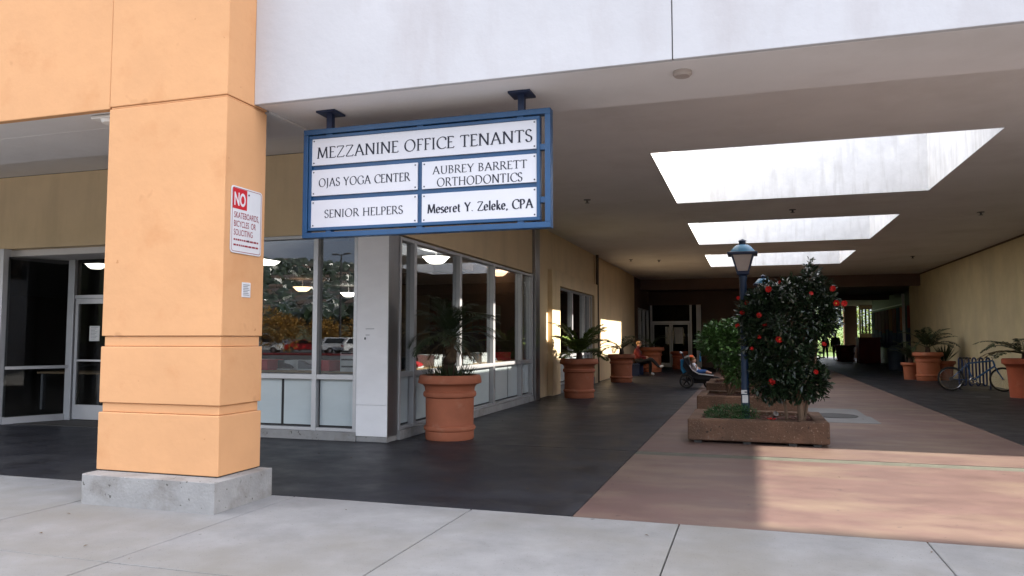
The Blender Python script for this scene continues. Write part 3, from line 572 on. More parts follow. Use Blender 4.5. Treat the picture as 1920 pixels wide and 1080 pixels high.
# broad-pen skeletons on a cap height of 1: width, strokes, serifs (x, y, half width)
G = {
 'M': LT(1.02, [[(0.12, 0), (0.20, 1)], [(0.20, 1), (0.51, 0.06)], [(0.51, 0.06), (0.82, 1)], [(0.82, 1), (0.90, 0)]], [(0.12, 0, 0.11), (0.90, 0, 0.12), (0.16, 1, 0.09), (0.86, 1, 0.09)]),
 'E': LT(0.60, [[(0.14, 0), (0.14, 1)], [(0.10, 0.98), (0.52, 0.98), (0.52, 0.88)], [(0.14, 0.52), (0.44, 0.52)], [(0.10, 0.02), (0.54, 0.02), (0.57, 0.13)]], [(0.12, 0, 0.10), (0.12, 1, 0.10), (0.44, 0.52, 0.0)]),
 'F': LT(0.56, [[(0.14, 0), (0.14, 1)], [(0.10, 0.98), (0.50, 0.98), (0.51, 0.86)], [(0.14, 0.51), (0.43, 0.51)]], [(0.14, 0, 0.12), (0.12, 1, 0.10)]),
 'Z': LT(0.74, [[(0.10, 0.86), (0.12, 0.98), (0.66, 0.98)], [(0.66, 0.97), (0.08, 0.03)], [(0.08, 0.02), (0.66, 0.02), (0.69, 0.15)]]),
 'A': LT(0.86, [[(0.10, 0), (0.42, 1)], [(0.42, 1), (0.78, 0)], [(0.22, 0.36), (0.62, 0.36)]], [(0.10, 0, 0.11), (0.77, 0, 0.13)]),
 'N': LT(0.88, [[(0.14, 0), (0.14, 1)], [(0.14, 1), (0.74, 0.02)], [(0.74, 0), (0.74, 1)]], [(0.14, 0, 0.11), (0.12, 1, 0.10), (0.74, 1, 0.11)]),
 'I': LT(0.34, [[(0.17, 0), (0.17, 1)]], [(0.17, 0, 0.12), (0.17, 1, 0.12)]),
 'O': LT(0.98, [arc(0.49, 0.5, 0.40, 0.50, 90, 450, 36)]),
 'C': LT(0.80, [arc(0.50, 0.5, 0.41, 0.50, 48, 316, 26), [(0.77, 0.87), (0.77, 0.72)]]),
 'G': LT(0.88, [arc(0.50, 0.5, 0.41, 0.50, 48, 318, 26), [(0.77, 0.87), (0.77, 0.72)], [(0.80, 0.10), (0.80, 0.42)]], [(0.80, 0.42, 0.11)]),
 'T': LT(0.74, [[(0.37, 0), (0.37, 1)], [(0.05, 0.85), (0.07, 0.98), (0.67, 0.98), (0.69, 0.85)]], [(0.37, 0, 0.13)]),
 'S': LT(0.56, [[(0.46, 0.84)] + arc(0.28, 0.75, 0.19, 0.25, 40, 215, 12) + arc(0.29, 0.25, 0.20, 0.25, 45, -150, 14) + [(0.08, 0.22)]]),
 'J': LT(0.36, [[(0.20, 1), (0.20, 0.05), (0.16, -0.14), (0.06, -0.22)]], [(0.20, 1, 0.12)]),
 'Y': LT(0.78, [[(0.08, 1), (0.39, 0.48)], [(0.39, 0.48), (0.70, 1)], [(0.39, 0.48), (0.39, 0)]], [(0.39, 0, 0.12), (0.10, 1, 0.10), (0.69, 1, 0.09)]),
 'R': LT(0.74, [[(0.14, 0), (0.14, 1)], [(0.10, 0.98), (0.30, 0.98)] + arc(0.32, 0.74, 0.22, 0.24, 90, -90, 12) + [(0.14, 0.50)], [(0.34, 0.50), (0.70, 0.0)]], [(0.14, 0, 0.11), (0.12, 1, 0.10), (0.70, 0, 0.07)]),
 'P': LT(0.62, [[(0.14, 0), (0.14, 1)], [(0.10, 0.98), (0.30, 0.98)] + arc(0.30, 0.72, 0.24, 0.26, 90, -90, 12) + [(0.14, 0.46)]], [(0.14, 0, 0.12), (0.12, 1, 0.10)]),
 'H': LT(0.90, [[(0.16, 0), (0.16, 1)], [(0.74, 0), (0.74, 1)], [(0.16, 0.52), (0.74, 0.52)]], [(0.16, 0, 0.12), (0.16, 1, 0.12), (0.74, 0, 0.12), (0.74, 1, 0.12)]),
 'L': LT(0.58, [[(0.14, 0), (0.14, 1)], [(0.10, 0.02), (0.52, 0.02), (0.55, 0.15)]], [(0.14, 0, 0.10), (0.14, 1, 0.12)]),
 'U': LT(0.86, [[(0.16, 1), (0.16, 0.35)] + arc(0.43, 0.32, 0.27, 0.33, 180, 360, 14) + [(0.70, 0.35), (0.70, 1)]], [(0.16, 1, 0.12), (0.70, 1, 0.11)]),
 'B': LT(0.66, [[(0.14, 0), (0.14, 1)], [(0.10, 0.98), (0.28, 0.98)] + arc(0.28, 0.76, 0.20, 0.22, 90, -90, 10) + [(0.14, 0.53)], [(0.28, 0.53)] + arc(0.30, 0.275, 0.25, 0.255, 90, -90, 12) + [(0.10, 0.02)]], [(0.12, 0, 0.09), (0.12, 1, 0.10)]),
 'D': LT(0.88, [[(0.14, 0), (0.14, 1)], [(0.10, 0.98), (0.34, 0.98)] + arc(0.36, 0.5, 0.42, 0.48, 90, -90, 20) + [(0.10, 0.02)]], [(0.12, 0, 0.09), (0.12, 1, 0.10)]),
 'e': LT(0.50, [[(0.08, 0.36), (0.40, 0.36)] + arc(0.25, 0.33, 0.18, 0.32, 10, 325, 20)]),
 's': LT(0.42, [[(0.34, 0.56)] + arc(0.21, 0.49, 0.13, 0.16, 40, 215, 10) + arc(0.21, 0.17, 0.14, 0.17, 45, -150, 12)]),
 'r': LT(0.42, [[(0.13, 0), (0.13, 0.64)], [(0.13, 0.44), (0.22, 0.60), (0.36, 0.62)]], [(0.13, 0, 0.10)]),
 't': LT(0.36, [[(0.15, 0.84), (0.15, 0.12), (0.21, 0.02), (0.32, 0.05)], [(0.03, 0.62), (0.31, 0.62)]]),
 'l': LT(0.28, [[(0.14, 0), (0.14, 1.05)]], [(0.14, 0, 0.11)]),
 'k': LT(0.54, [[(0.13, 0), (0.13, 1.05)], [(0.13, 0.28), (0.42, 0.62)], [(0.22, 0.36), (0.48, 0.0)]], [(0.13, 0, 0.10), (0.47, 0, 0.08), (0.40, 0.62, 0.08)]),
 '.': LT(0.24, [[(0.10, 0.02), (0.13, 0.09)]]), ',': LT(0.24, [[(0.13, 0.08), (0.12, -0.02), (0.06, -0.14)]]), ' ': LT(0.36, []),
}
def pen_text(s, x0, x1, z, cap, fn, pen=0.105, thin=0.035, track=0.04):
    """serif text fitted between x0 and x1 on baseline z; fn(u, v, k) -> 3-D point"""
    tot = sum(G[c][0] + track for c in s) - track
    sx = (x1 - x0) / tot
    nx, ny = math.cos(R(18)), math.sin(R(18))
    mb = MB(); cur = x0; k = 0; words = [mb]
    def P(u, v): return (cur + u * sx, z + v * cap)
    for c in s:
        wd, st, ser = G[c]
        if c == ' ': mb = MB(); words.append(mb)
        for path in st:
            k += 1
            q = [P(*p) for p in path]; n = len(q); vs = []
            for i in range(n):
                dx = q[min(i + 1, n - 1)][0] - q[max(i - 1, 0)][0]; dz = q[min(i + 1, n - 1)][1] - q[max(i - 1, 0)][1]
                l = math.hypot(dx, dz) or 1; dx /= l; dz /= l
                wv = max(thin, pen * abs(nx * dz - ny * dx)) * cap
                vs.append((q[i][0] - dz * wv / 2, q[i][1] + dx * wv / 2)); vs.append((q[i][0] + dz * wv / 2, q[i][1] - dx * wv / 2))
            mb.add([fn(u, v, k) for u, v in vs], [(2 * i, 2 * i + 1, 2 * i + 3, 2 * i + 2) for i in range(n - 1)])
        for (u, v, hw) in ser:
            if hw <= 0: continue
            k += 1
            a, b = P(u - hw, v), P(u + hw, v); h = 0.045 * cap; o = h / 2 if v < 0.5 else -h / 2
            mb.add([fn(a[0], a[1] + o - h / 2, k), fn(b[0], a[1] + o - h / 2, k), fn(b[0], a[1] + o + h / 2, k), fn(a[0], a[1] + o + h / 2, k)], [(0, 1, 2, 3)])
        cur += (wd + track) * sx
    return words

# ================================================================ HANGING SIGN
# plane at y = YS; (u, v) below measured in the sign plane
YS = 6.18
K = YS / 6.49
def SXc(x): return x * K
def SZc(z): return 1.42 + (z - 1.42) * K
hs = thing('hanging_sign', 'blue framed tenant directory sign with white panels hanging from the ceiling', 'sign', (-3.5, YS, 2.6))
ox0, ox1, oz0, oz1 = SXc(-4.205), SXc(-1.665), SZc(2.405), SZc(3.49)
ix0, ix1, iz0, iz1 = SXc(-4.145), SXc(-1.765), SZc(2.475), SZc(3.425)
tb = 0.050
def rect_frame(nm, a, b, c_, d_, tk, y0, y1, parent):
    build(nm, B(a, b, y0, y1, d_ - tk, d_), 'blue_paint', parent, bevel=0.004); build(nm, B(a, b, y0, y1, c_, c_ + tk), 'blue_paint', parent, bevel=0.004)
    build(nm, B(a, a + tk, y0, y1, c_ + tk, d_ - tk), 'blue_paint', parent, bevel=0.004); build(nm, B(b - tk, b, y0, y1, c_ + tk, d_ - tk), 'blue_paint', parent, bevel=0.004)
rect_frame('outer_frame', ox0, ox1, oz0, oz1, tb, YS - 0.045, YS + 0.045, hs)
build('backing', B(ix0, ix1, YS - 0.012, YS + 0.03, iz0, iz1), 'blue_paint', hs, bevel=0.004)
rect_frame('inner_frame', ix0, ix1, iz0, iz1, 0.030, YS - 0.040, YS - 0.0125, hs)
mxs_ = SXc(-2.945)
for a, b in ((SXc(-3.92), 0.028), (mxs_, 0.028), (SXc(-1.95), 0.028)):
    build('connector', B(a - b, a + b, YS - 0.03, YS + 0.03, iz1, oz1 - tb), 'blue_paint', hs)
    build('connector', B(a - b, a + b, YS - 0.03, YS + 0.03, oz0 + tb, iz0), 'blue_paint', hs)
for z in (SZc(2.66), SZc(3.14)):
    build('connector', B(ox0 + tb, ix0, YS - 0.03, YS + 0.03, z - 0.025, z + 0.025), 'blue_paint', hs)
    build('connector', B(ix1, ox1 - tb, YS - 0.03, YS + 0.03, z - 0.025, z + 0.025), 'blue_paint', hs)
for a in (SXc(-3.93), SXc(-1.945)):
    build('hanger', B(a - 0.028, a + 0.028, YS - 0.028, YS + 0.028, oz1, 3.532), 'blue_dark', hs)
    build('ceiling_plate', B(a - 0.10, a + 0.10, YS - 0.10, YS + 0.10, 3.532, 3.5515), 'blue_dark', hs, bevel=0.003)
g = 0.022
z1, z2 = SZc(3.105), SZc(2.80)
px0, px1, pz0, pz1 = ix0 + 0.028, ix1 - 0.028, iz0 + 0.028, iz1 - 0.028
YP = YS - 0.030
panels = [(px0, px1, z1 + g, pz1), (px0, mxs_ - g, z2 + g, z1 - g), (mxs_ + g, px1, z2 + g, z1 - g), (px0, mxs_ - g, pz0, z2 - g), (mxs_ + g, px1, pz0, z2 - g)]
PO = []
for (a, b, c_, d_) in panels:
    p = build('name_panel', B(a, b, YP, YS - 0.0121, c_, d_), 'sign_panel', hs, bevel=0.002); PO.append(p)
    for u in (a + 0.022, b - 0.022):
        for v in (c_ + 0.022, d_ - 0.022): build('screw', MB().lathe([(0.008, 0), (0.006, 0.004), (0, 0.005)], 8, (0, 0, 0), cap=False), 'steel_dot', p, smooth=True); o = bpy.context.scene.objects[-1] if False else None
# screws were made around the origin: move each onto its panel corner, facing out
for (a, b, c_, d_), p in zip(panels, PO):
    ks = [ch for ch in p.children]
    for ch, (u, v) in zip(ks, [(u, v) for u in (a + 0.022, b - 0.022) for v in (c_ + 0.022, d_ - 0.022)]):
        ch.matrix_basis = Matrix.Translation((u, YP - 0.0005, v)) @ Matrix.Rotation(R(90), 4, 'X')
lines = [('MEZZANINE OFFICE TENANTS', 0, -4.06, -1.835, 3.195, 0.112, 0.150),
         ('OJAS YOGA CENTER', 1, -4.035, -3.045, 2.911, 0.082, 0.150),
         ('AUBREY BARRETT', 2, -2.815, -1.885, 2.957, 0.075, 0.150),
         ('ORTHODONTICS', 2, -2.77, -1.93, 2.838, 0.080, 0.150),
         ('SENIOR HELPERS', 3, -3.965, -3.115, 2.600, 0.078, 0.150),
         ('Meseret Y. Zeleke, CPA', 4, -2.865, -1.83, 2.588, 0.085, 0.20)]
for s, pi, a, b, z, cap, pen in lines:
    wds = pen_text(s, SXc(a), SXc(b), SZc(z), cap * K, lambda u, v, k: (u, YP - 0.0012 - 0.00002 * k, v), pen=pen, thin=0.085 if pen > 0.16 else 0.066)
    for mb in wds: build('lettering', mb, 'ink', PO[pi])

# ================================================================ NOTICE ON THE COLUMN
def sans(name, text, m, parent, wid, cap, place, bold=0.0):
    cu = bpy.data.curves.new(name, 'FONT'); cu.body = text; cu.size = 1.0; cu.offset = bold
    o = bpy.data.objects.new(name, cu); COL.objects.link(o)
    bpy.context.view_layer.update()
    dg = bpy.context.evaluated_depsgraph_get(); me = bpy.data.meshes.new_from_object(o.evaluated_get(dg))
    bpy.data.objects.remove(o); bpy.data.curves.remove(cu)
    xs_ = [v.co.x for v in me.vertices]; ys_ = [v.co.y for v in me.vertices]
    X0, X1, Y0, Y1 = min(xs_), max(xs_), min(ys_), max(ys_)
    for v in me.vertices:
        v.co = place((v.co.x - X0) / (X1 - X0) * wid, (v.co.y) / (0.729) * cap)
    me.materials.clear(); me.materials.append(MATS[m])
    return reg(bpy.data.objects.new(name, me), parent)
XC = -4.28
ns = thing('no_skateboards_sign', 'white metal notice with red NO box on the orange column', 'sign', (XC, 5.66, 2.16))
def rrect(a, b, c_, d_, r, n=4):
    out = []
    for cx, cy, s in ((b - r, d_ - r, 0), (a + r, d_ - r, 90), (a + r, c_ + r, 180), (b - r, c_ + r, 270)):
        out += [(cx + r * math.cos(R(s + 90 * i / n)), cy + r * math.sin(R(s + 90 * i / n))) for i in range(n + 1)]
    return out
f3 = lambda u, v, t: (XC + t, u, v)
build('plate', MB().prism(rrect(5.455, 5.885, 2.165, 2.755, 0.03), f3, 0.004, 0.010), 'sign_white', ns)
ring_o = rrect(5.467, 5.873, 2.177, 2.743, 0.024); ring_i = rrect(5.472, 5.868, 2.182, 2.738, 0.021)
n_ = len(ring_o); mb = MB(); mb.add([f3(u, v, 0.0108) for u, v in ring_o + ring_i], [(i, (i + 1) % n_, n_ + (i + 1) % n_, n_ + i) for i in range(n_)])
build('border_line', mb, 'sign_maroon', ns)
build('red_box', MB().prism([(5.474, 2.555), (5.668, 2.555), (5.668, 2.736), (5.474, 2.736)], f3, 0.0102, 0.0112), 'sign_red', ns)
sans('lettering', 'NO', 'sign_white', ns, 0.155, 0.115, lambda a, b: (XC + 0.0118, 5.492 + a, 2.588 + b), 0.03)
for tx, zz, wd_ in (('SKATEBOARDS,', 2.475, 0.345), ('BICYCLES  OR', 2.398, 0.305), ('SOLICITING', 2.322, 0.262)):
    sans('lettering', tx, 'sign_maroon', ns, wd_, 0.056, lambda a, b, zz=zz: (XC + 0.0112, 5.495 + a, zz + b), 0.008)
random.seed(4)
for zz in (2.275, 2.228):
    u = 5.495
    while u < 5.83:
        l_ = random.uniform(0.012, 0.05); build('small_print', B(XC + 0.0105, XC + 0.0112, u, min(u + l_, 5.84), zz, zz + 0.016), 'sign_maroon', ns); u += l_ + 0.008
for zz in (2.70, 2.285): build('bolt', MB().tube([(XC + 0.0115, 5.69, zz), (XC + 0.016, 5.69, zz)], 0.009, 8), 'steel_dot', ns)
nn = thing('small_notice', 'small white printed plate low on the orange column', 'notice', (XC, 5.69, 1.78))
build('plate', B(XC + 0.001, XC + 0.006, 5.632, 5.752, 1.782, 1.915), 'sign_white', nn, bevel=0.003)
for k in range(7): build('print_line', B(XC + 0.0062, XC + 0.0068, 5.648, 5.736 - 0.012 * (k % 3), 1.80 + 0.015 * k, 1.806 + 0.015 * k), 'grey_goods', nn)

# ================================================================ POTS AND PLANTS
POT_A = [(0.335, 0), (0.345, 0.02), (0.345, 0.12), (0.362, 0.135), (0.37, 0.16), (0.362, 0.185), (0.338, 0.20), (0.345, 0.58), (0.372, 0.60), (0.38, 0.63), (0.372, 0.66), (0.35, 0.675),
         (0.358, 0.73), (0.385, 0.765), (0.445, 0.785), (0.452, 0.80), (0.44, 0.87), (0.425, 0.90), (0.395, 0.90), (0.385, 0.84)]
POT_B = [(0.30, 0), (0.345, 0.62), (0.36, 0.66), (0.40, 0.70), (0.435, 0.72), (0.44, 0.80), (0.42, 0.83), (0.39, 0.83), (0.38, 0.77)]
def pot(x, y, label, prof=POT_A, s=1.0, m='terracotta', group='terracotta pots along the walkway', rz=0):
    t = thing('terracotta_pot', label, 'pot', (x, y, 0), rz, group)
    build('vessel', MB().lathe([(r * s, z * s) for r, z in prof], 40, cap=False), m, t, local=True, smooth=True)
    build('soil', MB().lathe([(prof[-1][0] * s + 0.004, prof[-1][1] * s - 0.01), (0.2 * s, prof[-1][1] * s + 0.01), (0, prof[-1][1] * s + 0.02)], 24, cap=False), 'soil', t, local=True, smooth=True)
    return t
def leafquad(mb, p, d, nrm, ln, wd, fold=0.18):
    """one pointed leaf of two folded halves"""
    d = d.normalized(); s = d.cross(nrm)
    if s.length < 1e-4: s = d.orthogonal()
    s.normalize(); up = s.cross(d)
    a = p; b = p + d * ln * 0.5 + s * wd * 0.5 + up * wd * fold; c_ = p + d * ln; e = p + d * ln * 0.5 - s * wd * 0.5 + up * wd * fold; mid = p + d * ln * 0.5
    mb.add([a, b, c_, e, mid], [(0, 4, 2, 1), (0, 3, 2, 4)])
def frond(base, az, el, ln, droop, lf, n=26, wd=0.022, vang=50, r0=0.012, lf_droop=0.3, start=0.12):
    """rachis with leaflets in two rows; returns MB"""
    mb = MB(); pts = []; p = Vector(base); e = el; seg = 14
    for i in range(seg + 1):
        pts.append(p.copy())
        d = Vector((math.cos(az) * math.cos(e), math.sin(az) * math.cos(e), math.sin(e)))
        p = p + d * ln / seg; e -= droop / seg * (0.5 + i / seg)
    mb.tube(pts, [r0 * (1 - 0.85 * i / seg) for i in range(seg + 1)], 5)
    for k in range(n):
        t = start + (1 - start) * (k + 0.5) / n; f = t * seg; i = min(int(f), seg - 1); u = f - i
        q = pts[i].lerp(pts[i + 1], u); d = (pts[i + 1] - pts[i]).normalized()
        side = d.cross(Vector((0, 0, 1)))
        if side.length < 1e-3: side = Vector((-math.sin(az), math.cos(az), 0))
        side.normalize()
        prof = math.sin(math.pi * (0.12 + 0.86 * t)) ** 0.7
        for sg_ in (-1, 1):
            a = R(vang * random.uniform(0.85, 1.15))
            ld = d * math.cos(a) + side * sg_ * math.sin(a) + Vector((0, 0, random.uniform(-0.1, 0.25) - lf_droop * t))
            leafquad(mb, q, ld, side.cross(d) + Vector((0, 0, 0.3)), lf * prof * random.uniform(0.85, 1.1), wd, 0.1)
    return mb
def potted_palm(x, y, z):
    t = thing('palm', 'dark feathery palm growing in the nearest terracotta pot', 'palm', (x, y, z))
    prof = []
    pts = []; rr = []
    for i in range(12): pts.append((0.02 * math.sin(i * 1.3), 0.015 * math.cos(i * 1.7), 0.055 * i)); rr.append(0.085 + 0.022 * (i % 2) - 0.002 * i)
    build('trunk', MB().tube(pts, rr, 10), 'palm_trunk', t, local=True)
    random.seed(11)
    for k in range(30):
        az = k * 2.399 + random.uniform(-0.2, 0.2); el = R(random.choice([84, 74, 62, 48, 30, 12]) + random.uniform(-8, 8))
        build('frond', frond((0.03 * math.cos(az), 0.03 * math.sin(az), 0.60), az, el, random.uniform(0.62, 0.85), R(random.uniform(70, 120)), 0.24, 34, 0.012, 42, 0.009, 0.45), 'palm_leaf', t, local=True)
    for k in range(5):
        az = k * 1.3; build('frond', frond((0.05 * math.cos(az), 0.05 * math.sin(az), 0.55), az, R(-20), 0.4, R(60), 0.18, 20, 0.012, 40, 0.008, 0.5), 'dry_frond', t, local=True)
pot(-4.09, 10.06, 'big terracotta pot holding the dark palm at the storefront corner', s=1.0)
potted_palm(-4.09, 10.06, 0.83)
random.seed(5)
t = thing('underplanting', 'tuft of strappy leaves and pale flowers around the palm trunk', 'plant', (-4.09, 10.06, 0.84))
mb = MB()
for k in range(230):
    a = random.uniform(0, 6.28); r_ = random.uniform(0.08, 0.34); el = R(random.uniform(35, 85)); d = Vector((math.cos(a) * math.cos(el), math.sin(a) * math.cos(el), math.sin(el)))
    leafquad(mb, Vector((math.cos(a) * r_, math.sin(a) * r_, 0.0)), d, Vector((0, 0, 1)), random.uniform(0.12, 0.30), 0.016)
build('blade', mb, 'palm_leaf', t, local=True)
def fern(x, y, z, label, seed, n, ln, mats, lf=0.16, els=(70, 50, 30, 12), dr=(60, 110), trunk=0.14, wd=0.03, spread=None):
    t = thing('tree_fern', label, 'fern', (x, y, z), 0, 'ferns in the walkway pots')
    random.seed(seed)
    build('stump', MB().tube([(0, 0, -0.02), (0.01, 0, trunk * 0.6), (0, 0.01, trunk + 0.04)], [0.09, 0.08, 0.06], 9), 'palm_trunk', t, local=True)
    for k in range(n):
        az = (spread[k % len(spread)] if spread else k * 2.399) + random.uniform(-0.25, 0.25); el = R(els[k % len(els)] + random.uniform(-7, 7))
        build('frond', frond((0.03 * math.cos(az), 0.03 * math.sin(az), trunk), az, el, ln * random.uniform(0.85, 1.1), R(random.uniform(*dr)), lf, 34, wd, 62, 0.012, 0.25, 0.1), mats[k % len(mats)], t, local=True)
    return t
pot(-3.92, 17.85, 'terracotta pot with bright green fern in front of the shop window', s=1.03)
fern(-3.92, 17.85, 0.86, 'bright green fern with broad arching fronds before the shop window', 3, 15, 1.0, ['fern_leaf'], 0.30, els=(74, 54, 36, 14), dr=(40, 85), trunk=0.2, wd=0.055)
pot(-3.98, 24.5, 'terracotta pot with drooping dark fern below the sunlit wall patch', s=1.0)
fern(-3.98, 24.5, 0.84, 'dark fern with drooping bare fronds below the sunlit wall patch', 8, 9, 1.0, ['fern_dark', 'fern_dark', 'dry_frond'], 0.20, els=(42, 30, 20, 60), dr=(80, 130), trunk=0.22, wd=0.034, spread=[3.0, 3.4, 2.6, 0.5, 5.6, 4.4, 3.2, 1.2, 0.1])
pot(-3.95, 32.3, 'dim terracotta pot farthest along the left wall behind the seated person', s=1.15)
fern(-3.95, 32.3, 0.95, 'dim spiky fern in the farthest pot on the left', 13, 9, 0.8, ['fern_dark'], 0.14)
pot(-3.1, 35.6, 'very dark terracotta pot beside the far glass doors', s=0.9, m='terracotta_red')
# right-hand row
pot(6.30, 21.0, 'large red terracotta pot at the right edge of the picture', POT_B, 1.12, 'terracotta_red')
fern(6.30, 21.0, 0.88, 'drooping fern spilling from the large red pot at the right edge', 17, 10, 1.05, ['fern_dark', 'dry_frond', 'fern_dark'], 0.22, els=(35, 22, 50, 12), dr=(60, 110), trunk=0.16, wd=0.04, spread=[3.1, 2.6, 3.6, 1.0, 5.0, 0.2, 4.2])
pot(5.30, 29.1, 'small flared terracotta pot leftmost of the three by the right wall', POT_B, 0.70)
pot(5.72, 28.5, 'tall banded terracotta pot in the middle of the three by the right wall', POT_A, 1.05)
pot(6.30, 28.9, 'wide terracotta pot behind the bicycle wheel, rightmost of the three', POT_B, 0.78)
fern(5.72, 28.5, 0.90, 'tall fern with long curling fronds in the middle pot by the right wall', 19, 11, 1.15, ['fern_dark'], 0.24, els=(65, 45, 28, 75), trunk=0.2, wd=0.045, spread=[0.3, 1.5, 3.0, 4.2, 5.4, 0.0])
fern(5.30, 29.1, 0.55, 'small dark bushy fern in the small flared pot', 23, 10, 0.8, ['fern_dark'], 0.15, els=(75, 60, 45))
t = thing('agave', 'dark spiky plant with upright sword leaves in the wide pot by the right wall', 'plant', (6.30, 28.9, 0.60))
random.seed(29)
for k in range(26):
    a = k * 2.399; el = R(random.uniform(35, 80)); d = Vector((math.cos(a) * math.cos(el), math.sin(a) * math.cos(el), math.sin(el)))
    mb = MB(); leafquad(mb, Vector((0.05 * math.cos(a), 0.05 * math.sin(a), 0)), d, Vector((0, 0, 1)), random.uniform(0.5, 0.85), 0.07, 0.25); build('leaf', mb, 'fern_dark', t, local=True)

# ---------------------------------------------------------------- planters, shrubs, lamp posts
def planter(x0, x1, y0, y1, h, label):
    t = thing('planter_box', label, 'planter', ((x0 + x1) / 2, (y0 + y1) / 2, 0), 0, 'concrete planter boxes under the light wells')
    rw = 0.17
    build('front_wall', B(x0, x1, y0, y0 + rw, 0.035, h), 'planter_concrete', t, bevel=0.022, bseg=3)
    build('back_wall', B(x0, x1, y1 - rw, y1, 0.035, h), 'planter_concrete', t, bevel=0.022, bseg=3)
    build('side_wall', B(x0 + 0.001, x0 + rw, y0 + rw - 0.03, y1 - rw + 0.03, 0.036, h - 0.003), 'planter_concrete', t, bevel=0.02, bseg=3)
    build('side_wall', B(x1 - rw, x1 - 0.001, y0 + rw - 0.03, y1 - rw + 0.03, 0.036, h - 0.003), 'planter_concrete', t, bevel=0.02, bseg=3)
    for px in (x0 + 0.08, x0 + (x1 - x0) * 0.4, x0 + (x1 - x0) * 0.72, x1 - 0.2): build('foot', B(px, px + 0.1, y0 + 0.04, y1 - 0.05, -0.005, 0.036), 'joint_dark', t)
    # uneven mulch surface
    mb = MB(); n = 14; random.seed(int(y0 * 10))
    vs_ = [(x0 + rw - 0.01 + (x1 - x0 - 2 * rw + 0.02) * i / n, y0 + rw - 0.01 + (y1 - y0 - 2 * rw + 0.02) * j / n, h - 0.06 + random.uniform(-0.02, 0.03)) for j in range(n + 1) for i in range(n + 1)]
    mb.add(vs_, [(j * (n + 1) + i, j * (n + 1) + i + 1, (j + 1) * (n + 1) + i + 1, (j + 1) * (n + 1) + i) for j in range(n) for i in range(n)])
    build('mulch', mb, 'mulch', t)
planter(-0.83, 0.975, 10.65, 12.15, 0.325, 'low brown concrete planter box in front with camellia and lamp post')
planter(-0.98, 0.98, 14.85, 16.4, 0.33, 'second low concrete planter box behind the lamp post')
planter(-1.0, 0.98, 18.6, 20.6, 0.36, 'third low concrete planter box behind, beside the stroller')

def in_blobs(p, blobs):
    return any(((p[0] - b[0]) / b[3]) ** 2 + ((p[1] - b[1]) / b[4]) ** 2 + ((p[2] - b[2]) / b[5]) ** 2 < 1 for b in blobs)
def leafy(blobs, n, ln, wd, shell=0.55, jit=0.0):
    mb = MB(); vols = [b[3] * b[4] * b[5] for b in blobs]; tot = sum(v ** 0.67 for v in vols)
    for b, v in zip(blobs, vols):
        for _ in range(int(n * v ** 0.67 / tot)):
            z = random.uniform(-1, 1); a = random.uniform(0, 6.283); q = math.sqrt(1 - z * z); rr = shell + (1 - shell) * random.random() ** 0.6
            rr *= random.uniform(0.92, 1.12)
            o = Vector((q * math.cos(a), q * math.sin(a), z)); p = Vector((b[0] + o.x * b[3] * rr, b[1] + o.y * b[4] * rr, b[2] + o.z * b[5] * rr))
            d = (o + Vector((random.gauss(0, 0.6), random.gauss(0, 0.6), random.gauss(-0.1, 0.5))))
            if d.length < 0.1: d = Vector((1, 0, 0))
            nr = Vector((random.gauss(0, 0.5), random.gauss(0, 0.5), 1))
            k = random.uniform(0.7, 1.25); leafquad(mb, p, d, nr, ln * k, wd * k, 0.22)
    return mb
